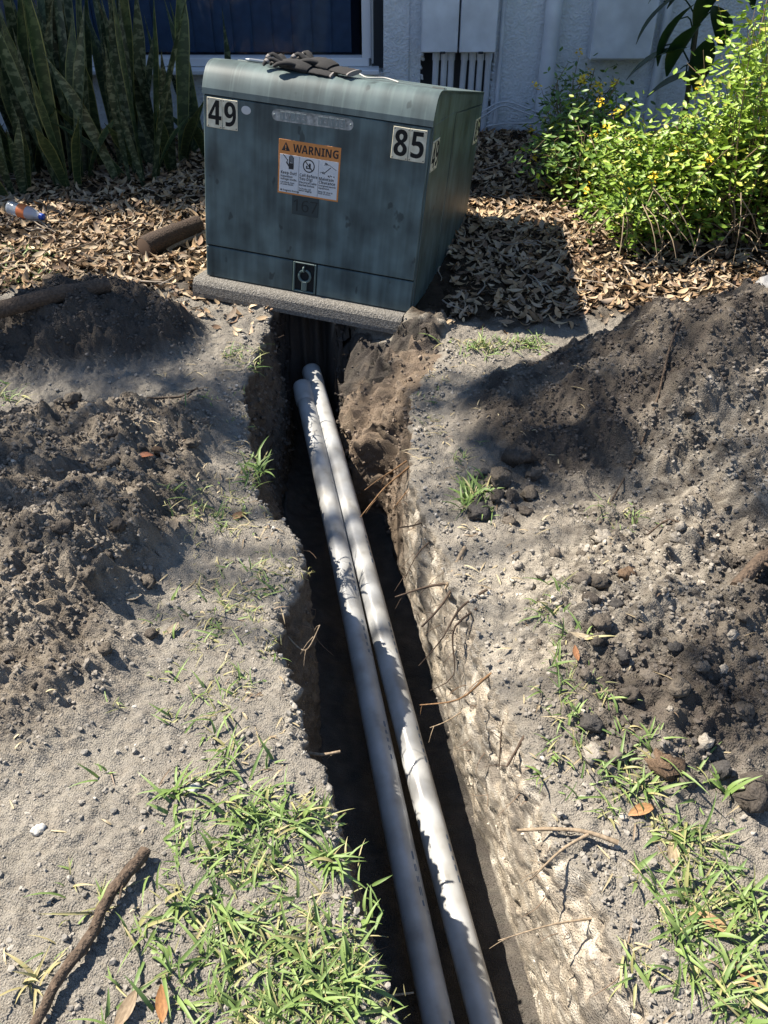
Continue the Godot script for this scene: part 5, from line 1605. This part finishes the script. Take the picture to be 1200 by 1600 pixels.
func build_shrubs() -> void:
	rng.seed = 77
	var lime := [Color(0.13, 0.23, 0.03), Color(0.28, 0.40, 0.055), Color(0.42, 0.43, 0.08)]
	var mid := [Color(0.065, 0.135, 0.028), Color(0.16, 0.26, 0.045), Color(0.25, 0.30, 0.06)]
	shrub("flowering_shrub", "tall lime green shrub with yellow flowers at the right edge", Vector3(1.78, 0.0, -4.05), Vector3(0.44, 1.42, 0.42), 120, 8600, 1.08, lime, 18, 1)
	shrub("flowering_shrub", "broad bright green shrub spreading over the leaves in front", Vector3(1.32, 0.0, -4.05), Vector3(0.42, 0.62, 0.40), 95, 6200, 1.02, lime, 9, 2)
	shrub("flowering_shrub", "loose green shrub with yellow flowers nearest the cabinet", Vector3(1.02, 0.0, -4.55), Vector3(0.24, 0.50, 0.34), 60, 2200, 1.0, mid, 12, 3)
	shrub("flowering_shrub", "sparse shrub with yellow flowers close to the drainpipe", Vector3(1.12, 0.0, -5.05), Vector3(0.26, 0.62, 0.24), 48, 1300, 1.0, mid, 16, 4)
	shrub("flowering_shrub", "dark green shrub low at the right edge behind the spoil heap", Vector3(2.10, 0.0, -3.75), Vector3(0.45, 0.75, 0.30), 70, 4200, 1.05, mid, 5, 5)
	shrub("added_hedge", "unseen tall foliage added right of the view to darken the cabinet side", Vector3(3.45, 0.0, -3.9), Vector3(0.55, 2.9, 2.2), 120, 9000, 3.0, mid, 0, 6)  # unseen foliage added to keep sky light off the cabinet side
	# bare dry twigs hanging under the shrubs
	var dry := mat(lin(0.30, 0.23, 0.15), 0.9)
	var t := thing("dry_twigs", "tangle of bare dry twigs under the bright green shrub", "twigs", Transform3D(Basis(), Vector3(1.30, 0.0, -3.70)))
	for i in 46:
		var a := Vector3(rng.randf_range(-0.42, 0.65), rng.randf_range(0.10, 0.34), rng.randf_range(-0.20, 0.06))
		var b := a + Vector3(rng.randf_range(-0.2, 0.2), -a.y * rng.randf_range(0.2, 0.95), rng.randf_range(0.0, 0.22))
		obj("twig", tube_mesh(smooth_path([a, a.lerp(b, 0.5) + Vector3(0, 0.03, 0.02), b], 6), taper(0.0028, 0.0012, 6), 5, 1.0, 0.2, i), dry, t)
	# plant with large dark glossy leaves
	var big := mat(lin(0.020, 0.048, 0.018), 0.32)
	big.backlight_enabled = true
	big.backlight = lin(0.01, 0.02, 0.004)
	var bp := thing("broadleaf_plant", "plant with large dark glossy leaves hanging before the wall", "plant", Transform3D(Basis(), Vector3(1.62, 0.0, -5.0)))
	obj("stem", tube_mesh(smooth_path([Vector3(0.05, -0.02, 0), Vector3(0.0, 0.5, 0.03), Vector3(-0.06, 1.1, 0.06)], 12), taper(0.016, 0.010, 12), 8), mat(lin(0.10, 0.09, 0.06), 0.9), bp)
	var spots := [[-0.26, 0.80, 0.12, 3.55, -0.9], [-0.18, 0.72, 0.15, 3.9, -1.15], [-0.24, 0.60, 0.14, 3.4, -0.55], [-0.12, 0.66, 0.16, 4.3, -1.0], [-0.10, 0.50, 0.14, 3.3, -0.4], [-0.02, 0.86, 0.14, 4.5, -0.9], [0.06, 0.76, 0.14, 5.4, -0.8], [-0.10, 0.92, 0.10, 3.9, -0.6], [0.14, 0.92, 0.10, 5.8, -0.6], [-0.20, 0.96, 0.10, 3.4, -0.7], [0.02, 0.58, 0.12, 4.9, -1.1]]
	for q in spots:
		var o := obj("leaf", leaf_mesh(0.32, 0.115, -0.10, 0.3, 8), big, bp)
		o.transform = Transform3D(Basis(Vector3.UP, -q[3]) * Basis(Vector3(0, 0, 1), q[4]), Vector3(q[0], q[1], q[2]))
		obj("stalk", tube_mesh(smooth_path([Vector3(-0.03, q[1] * 0.95, 0.05), Vector3(q[0] * 0.5, q[1] + 0.06, q[2] * 0.7), Vector3(q[0] * 0.9, q[1] + 0.05, q[2] * 0.95)], 7), taper(0.005, 0.003, 7), 6), big, bp)
	# striped strap leaves in the shade behind the shrub
	var sm := mat(Color.WHITE, 0.35)
	sm.albedo_texture = sword_tex(84, Color(0.07, 0.12, 0.06), Color(0.15, 0.20, 0.12), Color(0.24, 0.28, 0.18), 0.25)
	var sp := thing("strap_plant", "plant with pale striped strap leaves beside the drainpipe", "plant", Transform3D(Basis(), Vector3(1.14, 0.0, -4.92)))
	for q in [[-0.7, 0.5, 0.44], [-0.25, 0.6, 0.40], [0.5, 0.5, 0.36], [-0.5, 0.9, 0.30], [0.2, 0.9, 0.3], [0.8, 0.3, 0.42]]:
		obj("leaf", sword_leaf(Vector3.ZERO, Vector3(q[0], 0, q[1]) * 0.45, q[2], 0.055, 0.3, 0.6), sm, sp)

func build_tree() -> void:
	# tree standing left of the picture; its crown dapples the ground
	rng.seed = 99
	var bark := mat(lin(0.16, 0.13, 0.10), 0.95)
	var base := Vector3(-6.6, 0.0, -3.1)
	var t := thing("shade_tree", "tree left of the view whose crown dapples the ground", "tree", Transform3D(Basis(), base))
	obj("trunk", tube_mesh(smooth_path([Vector3(0, -0.1, 0), Vector3(0.05, 2.0, -0.1), Vector3(0.2, 4.2, -0.5), Vector3(0.5, 6.2, -0.9)], 14), taper(0.20, 0.09, 14), 12, 1.0, 0.06, 2), bark, t)
	# shaded spots on the ground: x, z, radius, height of the leaf clump above it, leaves
	var spots := [[-1.40, -3.02, 0.34, 7.0, 300], [-1.0, -2.92, 0.26, 7.3, 220], [-0.92, -2.62, 0.18, 6.8, 45], [-0.58, -2.66, 0.20, 7.2, 70], [-0.50, -2.36, 0.15, 7.0, 70], [0.38, -2.58, 0.18, 7.1, 120], [0.62, -2.50, 0.24, 7.4, 190], [0.88, -2.62, 0.22, 7.0, 150], [0.42, -2.16, 0.16, 6.9, 100],
		[0.70, -2.14, 0.13, 7.2, 60], [1.20, -2.25, 0.22, 7.5, 50], [1.18, -1.80, 0.20, 7.0, 40], [1.0, -1.30, 0.20, 6.8, 18], [0.82, -1.15, 0.10, 7.0, 12], [1.35, -1.35, 0.3, 7.1, 35], [1.6, -2.8, 0.3, 7.3, 160], [-1.9, -2.5, 0.4, 7.2, 240], [-2.4, -3.4, 0.5, 7.0, 320], [-2.2, -4.2, 0.4, 7.4, 260], [-1.45, -4.45, 0.22, 7.1, 110], [-1.0, -4.35, 0.16, 7.0, 60], [-2.3, -1.6, 0.5, 7.2, 260], [0.1, -2.66, 0.10, 7.0, 24], [-0.3, -3.9, 0.15, 7.2, 30], [2.3, -2.0, 0.5, 7.2, 300], [-0.15, -2.95, 0.09, 7.0, 16]]
	var lm := leaf_mesh(0.085, 0.042, 0.08, 0.25, 2)
	var xfs := []
	var cols := []
	for s in spots:
		var h: float = s[3]
		var c := Vector3(s[0], 0, s[1]) - SUN * h - base
		for k in s[4]:
			var d := Vector3(rng.randfn(), rng.randfn(), rng.randfn()) * 0.5
			var p: Vector3 = c + d * s[2] * Vector3(1, 0.8, 1)
			xfs.append(spin(p, rng.randf() * TAU, rng.randf_range(-0.6, 0.6), rng.randf_range(-0.6, 0.6), Vector3.ONE * rng.randf_range(0.8, 1.3)))
			cols.append(Color(0.05, 0.09, 0.02).lerp(Color(0.09, 0.14, 0.035), rng.randf()))
		var j := Vector3(0.3, 4.6 + rng.randf() * 1.4, -0.7)
		obj("limb", tube_mesh(smooth_path([j, j.lerp(c, 0.5) + Vector3(0, 0.25, 0), c], 8), taper(0.035, 0.008, 8), 6, 1.0, 0.1, 1), bark, t)
	var m := mat(Color.WHITE, 0.5)
	m.vertex_color_use_as_albedo = true
	copies("crown", lm, m, xfs, cols, t)

# ------------------------------------------------------------------
func _ready() -> void:
	rng.seed = 4242
	var cam := Camera3D.new()
	cam.name = "camera"
	cam.fov = 61.7
	cam.near = 0.05
	cam.far = 200.0
	add_child(cam)
	cam.position = Vector3(0, 1.6, 0)
	cam.rotation_degrees = Vector3(-39.5, 0, 0)
	cam.current = true
	var env := Environment.new()
	env.background_mode = Environment.BG_SKY
	var sky := Sky.new()
	var sm := ProceduralSkyMaterial.new()
	sm.sky_top_color = Color(0.42, 0.53, 0.70)
	sm.sky_horizon_color = Color(0.72, 0.77, 0.82)
	sm.sky_curve = 0.12
	sm.ground_bottom_color = Color(0.25, 0.23, 0.20)
	sm.ground_horizon_color = Color(0.45, 0.46, 0.45)
	sm.sun_angle_max = 12.0
	sm.sky_energy_multiplier = 0.75
	sky.sky_material = sm
	env.sky = sky
	env.tonemap_mode = Environment.TONE_MAPPER_LINEAR
	env.tonemap_exposure = 2.55
	env.sdfgi_enabled = true
	env.ssao_enabled = true
	env.ssil_enabled = true
	var we := WorldEnvironment.new()
	we.name = "world_environment"
	we.environment = env
	add_child(we)
	var sun := DirectionalLight3D.new()
	sun.name = "sun"
	sun.light_energy = 1.5
	sun.light_color = Color(1.0, 0.96, 0.90)
	sun.light_angular_distance = 0.5
	sun.shadow_enabled = true
	add_child(sun)
	sun.look_at_from_position(Vector3.ZERO, SUN, Vector3.UP)

	n_a = make_noise(5.5, 1, 2)
	n_b = make_noise(17.0, 2, 2)
	n_c = make_noise(48.0, 3)
	n_d = make_noise(105.0, 4)
	n_col = make_noise(2.0, 8, 2)
	n_lip = make_noise(11.0, 9, 2)
	n_cell = make_noise(15.0, 10, 1, FastNoiseLite.TYPE_CELLULAR)
	n_cell2 = make_noise(42.0, 11, 1, FastNoiseLite.TYPE_CELLULAR)
	for n in [n_cell, n_cell2]:
		n.cellular_return_type = FastNoiseLite.RETURN_DISTANCE
	font_bold = SystemFont.new()
	font_bold.font_names = PackedStringArray(["Droid Sans"])
	font_bold.font_weight = 700
	font_plain = SystemFont.new()
	font_plain.font_names = PackedStringArray(["Droid Sans"])

	build_ground()
	build_house()
	build_cabinet()
	build_conduits()
	build_sword_plants()
	build_shrubs()
	build_tree()
	rng.seed = 555
	build_roots()
	build_bottle()
	scatter_soil()
	build_litter()
	build_grass()
